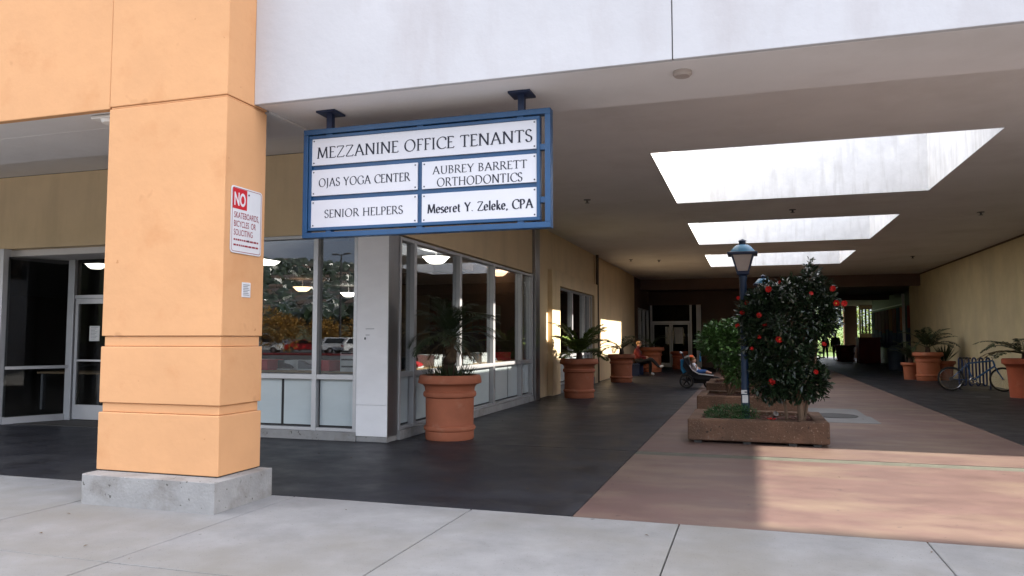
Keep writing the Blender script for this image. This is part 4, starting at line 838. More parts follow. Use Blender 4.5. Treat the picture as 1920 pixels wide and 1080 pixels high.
def camellia():
    t = thing('camellia', 'tall dark camellia bush with red flowers in the front planter', 'shrub', (0.60, 11.25, 0.27))
    random.seed(31)
    W_ = Vector((0, 0, 0))
    blobs = [(0.46, 11.3, 1.62, 0.48, 0.48, 0.46), (0.18, 11.28, 1.75, 0.30, 0.30, 0.34), (0.88, 11.35, 1.78, 0.32, 0.36, 0.36), (0.62, 11.35, 2.02, 0.32, 0.32, 0.26), (0.25, 11.35, 1.98, 0.26, 0.26, 0.18),
             (0.62, 11.3, 1.18, 0.30, 0.42, 0.34), (0.38, 11.25, 1.12, 0.38, 0.38, 0.40), (0.66, 11.3, 0.78, 0.30, 0.36, 0.24), (0.42, 11.2, 0.78, 0.26, 0.3, 0.22), (0.88, 11.3, 0.80, 0.18, 0.25, 0.22),
             (0.84, 11.3, 2.24, 0.12, 0.12, 0.20), (0.97, 11.3, 2.12, 0.14, 0.14, 0.14), (1.05, 11.3, 1.66, 0.16, 0.18, 0.14), (0.83, 11.3, 2.42, 0.05, 0.05, 0.10), (0.06, 11.2, 1.94, 0.14, 0.14, 0.12), (0.24, 11.32, 0.78, 0.24, 0.24, 0.24), (0.12, 11.36, 1.12, 0.22, 0.2, 0.30), (0.0, 11.12, 1.72, 0.16, 0.15, 0.26), (0.08, 11.15, 1.42, 0.2, 0.18, 0.24), (1.02, 11.25, 1.98, 0.14, 0.16, 0.16), (1.06, 11.2, 1.80, 0.14, 0.16, 0.14), (1.0, 11.25, 1.55, 0.10, 0.12, 0.10)]
    for k in range(34):
        a = random.uniform(0, 6.283); z_ = random.uniform(0.75, 2.3); w_ = 0.52 * math.sin(min(1, (z_ - 0.3) / 1.4) * 1.5) if z_ < 1.9 else 0.50 * (2.6 - z_) / 0.7
        blobs.append((0.54 + (w_ + 0.05) * math.cos(a), 11.28 + w_ * math.sin(a), z_, random.uniform(0.05, 0.11), random.uniform(0.05, 0.1), random.uniform(0.06, 0.13)))
    build('crown', leafy(blobs, 11500, 0.085, 0.045, 0.25), 'camellia_leaf', t)
    mb = MB(); mb.tube([(0.66, 11.2, 0.26), (0.65, 11.22, 0.5), (0.60, 11.26, 0.9), (0.56, 11.3, 1.5), (0.62, 11.33, 2.0)], [0.045, 0.04, 0.035, 0.022, 0.008], 8)
    build('trunk', mb, 'bark', t, smooth=True)
    for e in ((0.48, 11.28, 0.27, 0.22, 11.28, 1.8), (0.70, 11.3, 0.27, 0.95, 11.34, 1.9), (0.56, 11.25, 0.7, 0.34, 11.2, 1.4), (0.60, 11.26, 0.9, 0.86, 11.3, 2.45), (0.58, 11.3, 1.3, 1.06, 11.3, 1.7)):
        a = Vector(e[:3]); b = Vector(e[3:]); m_ = a.lerp(b, 0.5) + Vector((0.05, 0, 0.06))
        build('limb', MB().tube([a, m_, b], [0.026, 0.018, 0.006], 6), 'bark', t, smooth=True)
    fl_ = [(1447, 545), (1551, 546), (1556, 572), (1568, 573), (1462, 637), (1449, 713), (1396, 560), (1410, 569), (1402, 588), (1394, 611), (1430, 592), (1439, 608), (1430, 632), (1516, 554), (1417, 653), (1534, 645), (1521, 694), (1466, 533)]
    for k, (px, py) in enumerate(fl_):
        # flowers sit on the camera-side skin of the crown
        yy_ = 10.90 + 0.24 * abs((px - 1480) / 95.0) + 0.05 * math.sin(k * 3)
        f_ = yy_ / 11.1
        X = {0: 0}.get(-1, None)
        x_ = (px - 1482.0) / 1413 * 11.1 * 1.02 + 0.55 ; x_ *= f_
        z_ = 1.42 + (634 - py) / 1413.0 * 11.1 * 0.975 * f_
        r_ = random.uniform(0.040, 0.050) if k < 6 else random.uniform(0.024, 0.038)
        mb = MB(); c0 = Vector((x_, yy_, z_)); fd = Vector((random.gauss(0, 0.35), -1, random.gauss(0.15, 0.35))).normalized()
        s1 = fd.orthogonal().normalized(); s2 = fd.cross(s1)
        for ringn, (cnt, rad, lift) in enumerate(((7, r_, 0.25), (6, r_ * 0.75, 0.55), (5, r_ * 0.45, 0.9))):
            for j in range(cnt):
                a = 6.283 * j / cnt + ringn * 0.4; out = s1 * math.cos(a) + s2 * math.sin(a); tan = fd.cross(out)
                p0 = c0 + fd * 0.01 * ringn; p3 = p0 + (out + fd * lift).normalized() * rad; pm = p0 + (out + fd * lift * 0.6).normalized() * rad * 0.65
                mb.add([p0, pm + tan * rad * 0.42, p3 + tan * rad * 0.2, p3 - tan * rad * 0.2, pm - tan * rad * 0.42], [(0, 1, 2, 3, 4)])
        fo = build('flower', mb, 'petal', t)
        if k in (4, 2): build('stamen', MB().ball(c0 + fd * 0.025, 0.012, 8, 5), 'stamen', fo)
camellia()
def shrub(nm, label, blobs, n, ln, wd, m, base, stems, cat='shrub'):
    t = thing(nm, label, cat, base)
    build('crown', leafy(blobs, n, ln, wd, 0.4), m, t)
    for i, b in enumerate(stems): build('stem', MB().tube([base, ((base[0] + b[0]) / 2 + 0.04, (base[1] + b[1]) / 2, (base[2] + b[2]) / 2), b], [0.03, 0.02, 0.008], 6), 'bark', t)
random.seed(41)
shrub('green_shrub', 'bright green rounded shrub behind the lamp post in the second planter', [(-0.40, 15.6, 1.26, 0.48, 0.45, 0.40), (-0.75, 15.6, 1.34, 0.28, 0.35, 0.24), (-0.25, 15.6, 1.55, 0.32, 0.35, 0.26), (0.1, 15.6, 1.0, 0.40, 0.4, 0.40), (-0.18, 15.55, 0.80, 0.34, 0.4, 0.30), (-0.62, 15.6, 1.50, 0.26, 0.3, 0.22)], 4800, 0.10, 0.05, 'shrub_leaf', (-0.4, 15.6, 0.27), [(-0.7, 15.6, 1.2), (-0.2, 15.6, 1.5), (0.1, 15.6, 1.0)])
shrub('green_shrub', 'dark leafy shrub mostly hidden behind the camellia in the third planter', [(0.2, 19.6, 1.1, 0.65, 0.6, 0.55), (-0.45, 19.6, 0.95, 0.45, 0.5, 0.42), (0.5, 19.6, 1.5, 0.4, 0.4, 0.35)], 2600, 0.11, 0.055, 'camellia_leaf', (0.2, 19.6, 0.3), [(-0.4, 19.6, 1.0), (0.5, 19.6, 1.5)])
shrub('clipped_hedge', 'low mounded green hedge at the foot of the lamp post', [(-0.33, 11.1, 0.36, 0.26, 0.22, 0.12), (-0.12, 11.1, 0.36, 0.22, 0.22, 0.13), (-0.48, 11.1, 0.33, 0.16, 0.2, 0.09)], 2600, 0.045, 0.012, 'hedge_leaf', (-0.3, 11.1, 0.27), [(-0.3, 11.1, 0.42)], 'hedge')
for k, (fx, fy) in enumerate(((0.16, 10.9), (0.40, 11.02))):
    pass
t = thing('fallen_flower', 'fallen red camellia flower lying on the front planter soil', 'flower', (0.27, 10.88, 0.30))
mb = MB()
for j in range(7):
    a = 6.283 * j / 7; mb.add([(0, 0, 0.01), (0.06 * math.cos(a - 0.35), 0.06 * math.sin(a - 0.35), 0.03), (0.07 * math.cos(a), 0.07 * math.sin(a), 0.04), (0.06 * math.cos(a + 0.35), 0.06 * math.sin(a + 0.35), 0.03)], [(0, 1, 2, 3)])
build('petals', mb, 'petal', t, local=True)
t = thing('spotlight', 'small silver garden spotlight in the front planter bed', 'spotlight', (0.33, 11.15, 0.27))
build('stake', MB().tube([(0, 0, -0.02), (0, 0, 0.06)], 0.008, 6), 'steel_dot', t, local=True)
build('head', MB().tube([(-0.02, 0.05, 0.06), (0.0, -0.04, 0.11)], [0.028, 0.036], 12), 'chrome', t, local=True, smooth=True)
t = thing('leaf_litter', 'dry fallen leaves scattered on the planter beds', 'leaves', (0, 11.4, 0.27)); random.seed(77)
mb = MB()
for k in range(260):
    leafquad(mb, Vector((random.uniform(-0.62, 0.78), random.uniform(10.84, 11.96), 0.285 + random.uniform(0, 0.015))), Vector((random.gauss(0, 1), random.gauss(0, 1), 0.05)), Vector((0, 0, 1)), 0.06, 0.03)
bpy.data.objects.remove(t)
build('leaf_litter', mb, 'dry_frond', label='dry fallen leaves scattered on the front planter bed', cat='leaves', kind='stuff')

def lamp_post(x, y, z0, label, tags=False):
    t = thing('lamp_post', label, 'lamp post', (x, y, z0), 0, 'blue lamp posts in the planters')
    H_ = 2.85 - z0
    build('pole', MB().lathe([(0.075, 0), (0.075, 0.03), (0.058, 0.05), (0.055, 0.5), (0.05, H_ - 0.60), (0.058, H_ - 0.58), (0.058, H_ - 0.54), (0.045, H_ - 0.53)], 16), 'lamp_blue', t, local=True, smooth=True)
    def sq(prof): # square lathe
        m_ = MB(); n = 4; vs_ = []
        for r_, zz in prof:
            for sx_, sy_ in ((-1, -1), (1, -1), (1, 1), (-1, 1)): vs_.append((sx_ * r_, sy_ * r_, zz))
        k = len(prof); fs_ = [(j * n + i, j * n + (i + 1) % n, (j + 1) * n + (i + 1) % n, (j + 1) * n + i) for j in range(k - 1) for i in range(n)]
        return m_.add(vs_, fs_ + [(3, 2, 1, 0), tuple((k - 1) * 4 + i for i in range(4))])
    lt = build('lantern_base', sq([(0.060, H_ - 0.53), (0.085, H_ - 0.51), (0.085, H_ - 0.475), (0.075, H_ - 0.47)]), 'blue_dark', t, local=True, bevel=0.004)
    build('lens', sq([(0.072, H_ - 0.468), (0.138, H_ - 0.235)]), 'lamp_lens', t, local=True)
    for sx_, sy_ in ((-1, -1), (1, -1), (1, 1), (-1, 1)):
        build('corner_bar', MB().tube([(sx_ * 0.078, sy_ * 0.078, H_ - 0.47), (sx_ * 0.146, sy_ * 0.146, H_ - 0.232)], 0.012, 5), 'blue_dark', t, local=True)
    build('eave', sq([(0.150, H_ - 0.240), (0.205, H_ - 0.236), (0.210, H_ - 0.205), (0.18, H_ - 0.198)]), 'blue_dark', t, local=True, bevel=0.004)
    cp_ = build('cap', MB().lathe([(0.178, H_ - 0.197), (0.165, H_ - 0.17), (0.12, H_ - 0.115), (0.085, H_ - 0.09), (0.052, H_ - 0.085)], 24), 'lamp_cap', t, local=True, smooth=True)
    build('finial', MB().lathe([(0.046, H_ - 0.086), (0.048, H_ - 0.035), (0.060, H_ - 0.032), (0.056, H_ - 0.025), (0.0, H_ + 0.005)], 20), 'lamp_blue', t, local=True, smooth=True)
    if tags:
        for zz, hh, xo in ((0.36, 0.055, -0.012), (0.235, 0.11, 0.0)):
            build('sticker', B(-0.042 + xo, 0.036 + xo, -0.0595, -0.057, zz, zz + hh), 'paper', t, local=True)
        build('sticker_mark', B(-0.01, 0.025, -0.0605, -0.0598, 0.375, 0.397), 'grey_goods', t, local=True)
lamp_post(-0.07, 11.32, 0.27, 'blue lantern lamp post in the front planter', True)
lamp_post(0.32, 17.9, 0.0, 'blue lantern lamp post farther back, only its cap above the camellia')

# ================================================================ PEOPLE
def skin_body(name, joints, bones, parent, mats, pick, sub=2):
    """joints: name -> (pos, radius); bones: (a, b); pick(bone index) -> material slot; one continuous surface"""
    names = list(joints); idx = {n: i for i, n in enumerate(names)}
    me = bpy.data.meshes.new(name); me.from_pydata([joints[n][0] for n in names], [(idx[a], idx[b]) for a, b in bones], [])
    o = bpy.data.objects.new(name, me); COL.objects.link(o)
    md = o.modifiers.new('skin', 'SKIN'); md.use_smooth_shade = True
    for i, n in enumerate(names):
        r = joints[n][1]; r = r if isinstance(r, tuple) else (r, r)
        me.skin_vertices[0].data[i].radius = r
        me.skin_vertices[0].data[i].use_root = (i == 0)
    ss_ = o.modifiers.new('sub', 'SUBSURF'); ss_.levels = sub; ss_.render_levels = sub
    bpy.context.view_layer.update()
    dg = bpy.context.evaluated_depsgraph_get(); m2 = bpy.data.meshes.new_from_object(o.evaluated_get(dg))
    bpy.data.objects.remove(o); m2.name = name
    m2.materials.clear()
    for m in mats: m2.materials.append(MATS[m])
    P = [(Vector(joints[a][0]), Vector(joints[b][0])) for a, b in bones]
    for f in m2.polygons:
        c_ = f.center; best = 1e9; bi = 0
        for k, (a, b) in enumerate(P):
            d = b - a; t_ = max(0, min(1, (c_ - a).dot(d) / max(d.length_squared, 1e-9))); q = (a + d * t_ - c_).length - 0.4 * (joints[bones[k][0]][1] if not isinstance(joints[bones[k][0]][1], tuple) else joints[bones[k][0]][1][0])
            if q < best: best = q; bi = k
        f.material_index = pick(bones[bi]); f.use_smooth = True
    return reg(bpy.data.objects.new(name, m2), parent, True)

FAT = 1.32
def fatten(J, f): return {k: (p_, tuple(c_ * f for c_ in r_) if isinstance(r_, tuple) else r_ * f) for k, (p_, r_) in J.items()}
def walker(x, y, rz, label, h=1.72, top='charcoal', legs='dark_blue_fabric', hair='hair_dark', stride=0.16, wide=1.0):
    t = thing('person', label, 'person', (x, y, 0), rz)
    s = h / 1.75; w_ = wide
    J = {'pel': ((0, 0, 0.96), (0.15 * w_, 0.115)), 'wai': ((0, 0.0, 1.12), (0.14 * w_, 0.105)), 'che': ((0, 0.01, 1.32), (0.165 * w_, 0.115)), 'nb': ((0, 0.0, 1.46), (0.075, 0.07)), 'nk': ((0, 0.01, 1.53), 0.052),
         'hd': ((0, 0.02, 1.60), (0.070, 0.085)), 'ht': ((0, 0.02, 1.70), (0.062, 0.075)),
         'sl': ((-0.17 * w_, 0, 1.42), 0.066), 'el': ((-0.22 * w_, -0.03, 1.15), 0.052), 'wl': ((-0.22 * w_, 0.05, 0.92), 0.038), 'hl': ((-0.22 * w_, 0.08, 0.82), (0.026, 0.040)),
         'sr': ((0.17 * w_, 0, 1.42), 0.066), 'er': ((0.22 * w_, -0.03, 1.15), 0.052), 'wr': ((0.22 * w_, 0.06, 0.92), 0.038), 'hr': ((0.22 * w_, 0.09, 0.82), (0.026, 0.040)),
         'pl': ((-0.09 * w_, 0, 0.90), 0.098), 'kl': ((-0.10 * w_, stride * 0.7, 0.50), 0.066), 'al': ((-0.10 * w_, stride, 0.10), 0.044), 'tl': ((-0.11 * w_, stride + 0.16, 0.035), 0.036),
         'pr': ((0.09 * w_, 0, 0.90), 0.098), 'kr': ((0.10 * w_, -stride * 0.3, 0.50), 0.066), 'ar': ((0.10 * w_, -stride, 0.11), 0.044), 'tr': ((0.11 * w_, -stride + 0.16, 0.035), 0.036)}
    J = {k: (tuple(c_ * s for c_ in p), tuple(q * s * FAT for q in r) if isinstance(r, tuple) else r * s * FAT) for k, (p, r) in J.items()}
    bones = [('pel', 'wai'), ('wai', 'che'), ('che', 'nb'), ('nb', 'nk'), ('nk', 'hd'), ('hd', 'ht'), ('che', 'sl'), ('sl', 'el'), ('el', 'wl'), ('wl', 'hl'), ('che', 'sr'), ('sr', 'er'), ('er', 'wr'), ('wr', 'hr'),
             ('pel', 'pl'), ('pl', 'kl'), ('kl', 'al'), ('al', 'tl'), ('pel', 'pr'), ('pr', 'kr'), ('kr', 'ar'), ('ar', 'tr')]
    def pick(b):
        if b[1] in ('hd', 'ht', 'hl', 'hr', 'nk'): return 2
        if b[1] in ('pl', 'pr', 'kl', 'kr', 'al', 'ar'): return 1
        if b[1] in ('tl', 'tr'): return 3
        return 0
    bd = skin_body('body', J, bones, t, [top, legs, 'skin', 'black_fabric'], pick)
    mb = MB(); mb.ball((0, -0.005 * s, 1.655 * s), (0.088 * s, 0.100 * s, 0.098 * s), 14, 9)
    mb.v = [v for v in mb.v]
    build('hair', mb, hair, t, local=True, smooth=True)
    fm_ = MB(); fm_.tube([(0, 0.10 * s, 1.66 * s), (0, 0.122 * s, 1.63 * s)], [0.010, 0.016], 6); build('nose', fm_, 'skin', t, local=True)
walker(5.08, 57.2, R(6), 'person in dark clothes walking away, left of the pair at the far opening', 1.66, 'charcoal', 'dark_blue_fabric', stride=0.18)
walker(5.62, 56.0, R(-4), 'person in a long dark coat walking away, right of the pair at the far opening', 1.74, 'charcoal', 'charcoal', wide=1.18, stride=0.12)

# seated person on a low bench behind the third pot
bn = thing('bench', 'dark blue bench against the left wall behind the third pot', 'bench', (-4.15, 29.2, 0), 0)
for yy_ in (-0.55, 0.55):
    build('leg', B(-0.17, 0.17, yy_ - 0.03, yy_ + 0.03, 0, 0.40), 'rack_blue', bn, local=True, bevel=0.005)
for k in range(4): build('slat', B(-0.2 + 0.105 * k, -0.11 + 0.105 * k, -0.65, 0.65, 0.401, 0.435), 'rack_blue', bn, local=True, bevel=0.004)
sp = thing('person', 'seated person in red top and black trousers with crossed legs behind the third pot', 'person', (-4.12, 29.0, 0.435))
J = {'pel': ((0, 0, 0.10), (0.15, 0.13)), 'wai': ((-0.03, 0, 0.26), (0.135, 0.11)), 'che': ((0.0, 0, 0.46), (0.155, 0.12)), 'nb': ((0.04, 0, 0.60), 0.072), 'nk': ((0.06, 0, 0.65), 0.052), 'hd': ((0.10, 0, 0.72), (0.075, 0.07)), 'ht': ((0.11, 0, 0.81), (0.065, 0.06)),
     'sl': ((0.03, 0.17, 0.55), 0.062), 'el': ((0.12, 0.21, 0.30), 0.046), 'wl': ((0.32, 0.12, 0.24), 0.034), 'hl': ((0.41, 0.08, 0.25), (0.026, 0.036)),
     'sr': ((0.03, -0.17, 0.55), 0.062), 'er': ((0.14, -0.21, 0.30), 0.046), 'wr': ((0.34, -0.12, 0.26), 0.034), 'hr': ((0.43, -0.08, 0.26), (0.026, 0.036)),
     'pl': ((0.10, 0.09, 0.08), 0.095), 'kl': ((0.50, 0.10, 0.08), 0.068), 'al': ((0.50, 0.08, -0.34), 0.044), 'tl': ((0.66, 0.08, -0.40), 0.034),
     'pr': ((0.10, -0.09, 0.10), 0.095), 'kr': ((0.56, -0.05, 0.20), 0.068), 'ar': ((0.84, 0.0, -0.10), 0.044), 'tr': ((1.02, 0.0, -0.06), 0.034)}
bones = [('pel', 'wai'), ('wai', 'che'), ('che', 'nb'), ('nb', 'nk'), ('nk', 'hd'), ('hd', 'ht'), ('che', 'sl'), ('sl', 'el'), ('el', 'wl'), ('wl', 'hl'), ('che', 'sr'), ('sr', 'er'), ('er', 'wr'), ('wr', 'hr'),
         ('pel', 'pl'), ('pl', 'kl'), ('kl', 'al'), ('al', 'tl'), ('pel', 'pr'), ('pr', 'kr'), ('kr', 'ar'), ('ar', 'tr')]
def pick_s(b):
    if b[1] in ('hd', 'ht', 'hl', 'hr', 'nk'): return 2
    if b[1] in ('pl', 'pr', 'kl', 'kr', 'al', 'ar'): return 1
    if b[1] in ('tl', 'tr'): return 3
    return 0
skin_body('body', fatten(J, 1.25), bones, sp, ['red_fabric', 'black_fabric', 'skin', 'white_fabric'], pick_s)
build('hair', MB().ball((0.075, 0, 0.79), (0.10, 0.088, 0.092), 14, 9), 'hair_blond', sp, local=True, smooth=True)
build('nose', MB().tube([(0.17, 0, 0.77), (0.195, 0, 0.74)], [0.010, 0.015], 6), 'skin', sp, local=True)

# ================================================================ STROLLER WITH CHILD
st = thing('stroller', 'blue and black jogging stroller parked beside the planters', 'stroller', (-1.74, 22.25, 0), R(4))
def wheel(name, x, y, r, parent, tw=0.03, spokes=5, axis_m='rubber', hub='black_fabric'):
    wv = build(name, MB().ring((x, y, r), r - tw, tw, 'y', 28, 8), axis_m, parent, local=True, smooth=True)
    mb = MB().tube([(x, y - 0.03, r), (x, y + 0.03, r)], 0.03, 10)
    for k in range(spokes):
        a = 6.283 * k / spokes + 0.3; mb.tube([(x, y, r), (x + (r - tw) * math.cos(a), y, r + (r - tw) * math.sin(a))], 0.014, 5)
    build('spider', mb, hub, wv, local=True)
    build('rim', MB().ring((x, y, r), r - 2.1 * tw, 0.010, 'y', 24, 6), 'grey_fabric', wv, local=True)
    return wv
for yy_ in (-0.28, 0.28): wheel('rear_wheel', 0.0, yy_, 0.20, st, 0.028)
wheel('front_wheel', 0.80, 0.0, 0.17, st, 0.026)
wheel('front_wheel', 0.60, -0.10, 0.13, st, 0.024)
for yy_ in (-0.25, 0.25):
    build('frame_tube', MB().tube([(0.0, yy_, 0.2), (0.18, yy_, 0.46), (-0.06, yy_, 0.82), (-0.12, yy_, 0.99)], 0.016, 8), 'black_fabric', st, local=True)
    build('frame_tube', MB().tube([(0.18, yy_, 0.46), (0.45, yy_ * 0.8, 0.34), (0.80, yy_ * 0.25, 0.2)], 0.016, 8), 'black_fabric', st, local=True)
build('handlebar', MB().tube([(-0.12, -0.25, 0.99), (-0.16, -0.2, 1.02), (-0.16, 0.2, 1.02), (-0.12, 0.25, 0.99)], 0.022, 8), 'white_fabric', st, local=True)
side = [(-0.06, 0.84), (0.06, 0.84), (0.14, 0.52), (0.34, 0.40), (0.74, 0.36), (0.78, 0.28), (0.60, 0.24), (0.25, 0.26), (0.04, 0.42), (-0.10, 0.62)]
for yy_ in (-0.235, 0.215): build('seat_side', MB().prism(side, lambda u, v, q: (u, q, v), yy_, yy_ + 0.02), 'black_fabric', st, local=True, bevel=0.006)
build('seat', MB().prism([(0.0, 0.86), (0.04, 0.84), (0.20, 0.44), (0.76, 0.34), (0.76, 0.30), (0.18, 0.38)], lambda u, v, q: (u, q, v), -0.214, 0.214), 'red_fabric', st, local=True, bevel=0.01)
build('seat_trim', MB().tube([(0.09, -0.238, 0.66), (0.14, -0.24, 0.53), (0.34, -0.24, 0.41), (0.75, -0.24, 0.365)], 0.016, 6), 'white_fabric', st, local=True)
# canopy: curved hood of three bands
for k, (a0, a1, m) in enumerate(((150, 190, 'blue_fabric'), (96, 150, 'grey_fabric'), (72, 96, 'orange_fabric'))):
    mb = MB(); rows = []
    for i in range(7):
        a = R(a0 + (a1 - a0) * i / 6); rows.append([(0.12 + 0.25 * math.cos(a), -0.24 + 0.48 * j / 6, 0.72 + 0.22 * math.sin(a) * (1 - 0.25 * ((j - 3) / 3.0) ** 2)) for j in range(7)])
    mb.add([p for r_ in rows for p in r_], [(i * 7 + j, i * 7 + j + 1, (i + 1) * 7 + j + 1, (i + 1) * 7 + j) for i in range(6) for j in range(6)])
    cv = build('canopy_band', mb, m, st, local=True, smooth=True); sm_ = cv.modifiers.new('s', 'SOLIDIFY'); sm_.thickness = 0.008
build('rear_bag', MB().prism([(-0.17, 0.80), (-0.06, 0.84), (0.02, 0.46), (-0.10, 0.40), (-0.16, 0.52)], lambda u, v, q: (u, q, v), -0.2, 0.2), 'blue_fabric', st, local=True, bevel=0.02)
build('side_pouch', B(0.34, 0.42, -0.27, -0.245, 0.62, 0.98) if False else MB().prism([(0.36, 0.74), (0.42, 0.74), (0.41, 0.98), (0.37, 0.98)], lambda u, v, q: (u, q, v), 0.19, 0.24), 'blue_fabric', st, local=True, bevel=0.01)
build('basket', MB().prism([(0.06, 0.30), (0.56, 0.27), (0.52, 0.14), (0.12, 0.14)], lambda u, v, q: (u, q, v), -0.19, 0.19), 'black_fabric', st, local=True, bevel=0.015)
ch = thing('child', 'blond small child in white top reclining in the stroller', 'child', (-1.74, 22.25, 0.0), R(4))
J = {'pel': ((0.30, 0, 0.46), (0.085, 0.075)), 'che': ((0.22, 0, 0.60), (0.095, 0.08)), 'nk': ((0.19, 0, 0.70), 0.042), 'hd': ((0.20, 0, 0.76), (0.066, 0.07)), 'ht': ((0.20, 0, 0.84), (0.058, 0.062)),
     'sl': ((0.21, 0.10, 0.66), 0.040), 'el': ((0.30, 0.13, 0.55), 0.032), 'hl': ((0.40, 0.09, 0.53), 0.024), 'sr': ((0.21, -0.10, 0.66), 0.040), 'er': ((0.28, -0.14, 0.55), 0.032), 'hr': ((0.27, -0.12, 0.68), 0.024),
     'pl': ((0.34, 0.06, 0.45), 0.058), 'kl': ((0.52, 0.07, 0.48), 0.044), 'al': ((0.66, 0.07, 0.41), 0.030), 'tl': ((0.70, 0.07, 0.45), 0.024),
     'pr': ((0.34, -0.06, 0.45), 0.058), 'kr': ((0.52, -0.08, 0.48), 0.044), 'ar': ((0.66, -0.08, 0.42), 0.030), 'tr': ((0.70, -0.08, 0.46), 0.024)}
bones = [('pel', 'che'), ('che', 'nk'), ('nk', 'hd'), ('hd', 'ht'), ('che', 'sl'), ('sl', 'el'), ('el', 'hl'), ('che', 'sr'), ('sr', 'er'), ('er', 'hr'), ('pel', 'pl'), ('pl', 'kl'), ('kl', 'al'), ('al', 'tl'), ('pel', 'pr'), ('pr', 'kr'), ('kr', 'ar'), ('ar', 'tr')]
skin_body('body', fatten(J, 1.22), bones, ch, ['white_fabric', 'denim', 'skin', 'white_fabric'], lambda b: 2 if b[1] in ('nk', 'hd', 'ht', 'hl', 'hr', 'al', 'ar', 'tl', 'tr') else (1 if b[1] in ('pl', 'pr', 'kl', 'kr') else 0))
build('hair', MB().ball((0.175, 0, 0.825), (0.082, 0.078, 0.075), 12, 8), 'hair_blond', ch, local=True, smooth=True)

# ================================================================ BICYCLE AND RACK
bk_ = thing('bicycle', 'blue bicycle locked to the wavy rack by the right wall', 'bicycle', (5.80, 23.1, 0), R(-2))
Rw = 0.325; xr, xf = -0.62, 0.60
for x_, nm in ((xr, 'rear_wheel'), (xf, 'front_wheel')):
    wv = build(nm, MB().ring((x_, 0, Rw), Rw - 0.022, 0.022, 'y', 36, 8), 'rubber', bk_, local=True, smooth=True)
    build('rim', MB().ring((x_, 0, Rw), Rw - 0.048, 0.009, 'y', 36, 6), 'chrome', wv, local=True, smooth=True)
    mb = MB()
    for k in range(20):
        a = 6.283 * k / 20; mb.tube([(x_, 0.02 * (-1) ** k, Rw), (x_ + (Rw - 0.05) * math.cos(a), 0, Rw + (Rw - 0.05) * math.sin(a))], 0.0018, 3)
    build('spokes', mb, 'chrome', wv, local=True)
    build('hub', MB().tube([(x_, -0.05, Rw), (x_, 0.05, Rw)], 0.022, 10), 'chrome', wv, local=True)
BB = (-0.10, 0, 0.29); ST_ = (-0.24, 0, 0.74); HT = (0.38, 0, 0.82); HB = (0.42, 0, 0.68); RA = (xr, 0, Rw)
for a, b, r_ in ((BB, ST_, 0.018), (ST_, HT, 0.020), (BB, HB, 0.024), (HT, HB, 0.024)):
    build('frame_tube', MB().tube([a, b], r_, 8), 'bike_blue', bk_, local=True, smooth=True)
for s_ in (-0.045, 0.045):
    build('stay', MB().tube([(BB[0], s_ * 0.6, BB[2]), (RA[0], s_, RA[2])], 0.010, 6), 'bike_blue', bk_, local=True)
    build('stay', MB().tube([(ST_[0], s_ * 0.4, ST_[2] - 0.04), (RA[0], s_, RA[2])], 0.008, 6), 'bike_blue', bk_, local=True)
    build('fork_blade', MB().tube([(HB[0], s_ * 0.8, HB[2] - 0.02), (0.50, s_, 0.50), (xf, s_, Rw)], [0.014, 0.012, 0.009], 6), 'bike_blue', bk_, local=True)
build('seat_post', MB().tube([ST_, (-0.27, 0, 0.86)], 0.013, 8), 'chrome', bk_, local=True)
build('saddle', MB().prism([(-0.42, 0.0), (-0.40, 0.075), (-0.33, 0.065), (-0.22, 0.025), (-0.12, 0.018), (-0.12, -0.018), (-0.22, -0.025), (-0.33, -0.065), (-0.40, -0.075)], lambda u, v, q: (u, v, q), 0.86, 0.90), 'rubber', bk_, local=True, bevel=0.015)
build('stem', MB().tube([HT, (0.36, 0, 0.92), (0.42, 0, 0.95)], 0.014, 8), 'chrome', bk_, local=True)
build('handlebar', MB().tube([(0.36, -0.27, 0.97), (0.40, -0.2, 0.96), (0.42, 0, 0.95), (0.40, 0.2, 0.96), (0.36, 0.27, 0.97)], 0.012, 8), 'rubber', bk_, local=True)
cr_ = build('chainring', MB().ring((BB[0], -0.05, BB[2]), 0.085, 0.010, 'y', 24, 6), 'chrome', bk_, local=True)
build('crank_arm', MB().tube([(BB[0] - 0.06, -0.06, BB[2] + 0.035), BB[:1] + (-0.06,) + BB[2:], (BB[0] + 0.15, -0.06, BB[2] - 0.08)], 0.013, 6), 'chrome', cr_, local=True)
build('pedal', B(BB[0] + 0.10, BB[0] + 0.20, -0.15, -0.07, BB[2] - 0.095, BB[2] - 0.07), 'rubber', cr_, local=True)
build('cassette', MB().tube([(xr, -0.06, Rw), (xr, -0.03, Rw)], 0.05, 16), 'steel_dot', bk_, local=True)
build('chain', MB().tube([(BB[0], -0.05, BB[2] + 0.085), (xr, -0.05, Rw + 0.045)], 0.005, 4).tube([(BB[0], -0.05, BB[2] - 0.085), (xr + 0.03, -0.05, Rw - 0.09)], 0.005, 4), 'steel_dot', bk_, local=True)
rk = thing('bike_rack', 'dark blue wavy tube bicycle rack behind the bicycle', 'bike rack', (6.02, 23.75, 0), R(3))
pts = [(-0.50, 0, 0.0)]
nl = 5; wv_ = 0.085
x_ = -0.50
for k in range(nl):
    pts.append((x_, 0, 0.80))
    for i in range(1, 8):
        a = math.pi * (1 - i / 8); pts.append((x_ + wv_ / 2 + wv_ / 2 * math.cos(a), 0, 0.80 + 0.075 * math.sin(a)))
    x_ += wv_; pts.append((x_, 0, 0.80))
    if k < nl - 1:
        pts.append((x_, 0, 0.18))
        for i in range(1, 8):
            a = math.pi * (1 + i / 8); pts.append((x_ + wv_ / 2 + wv_ / 2 * math.cos(a), 0, 0.18 + 0.06 * math.sin(a)))
        x_ += wv_; pts.append((x_, 0, 0.18))
pts.append((x_, 0, 0))
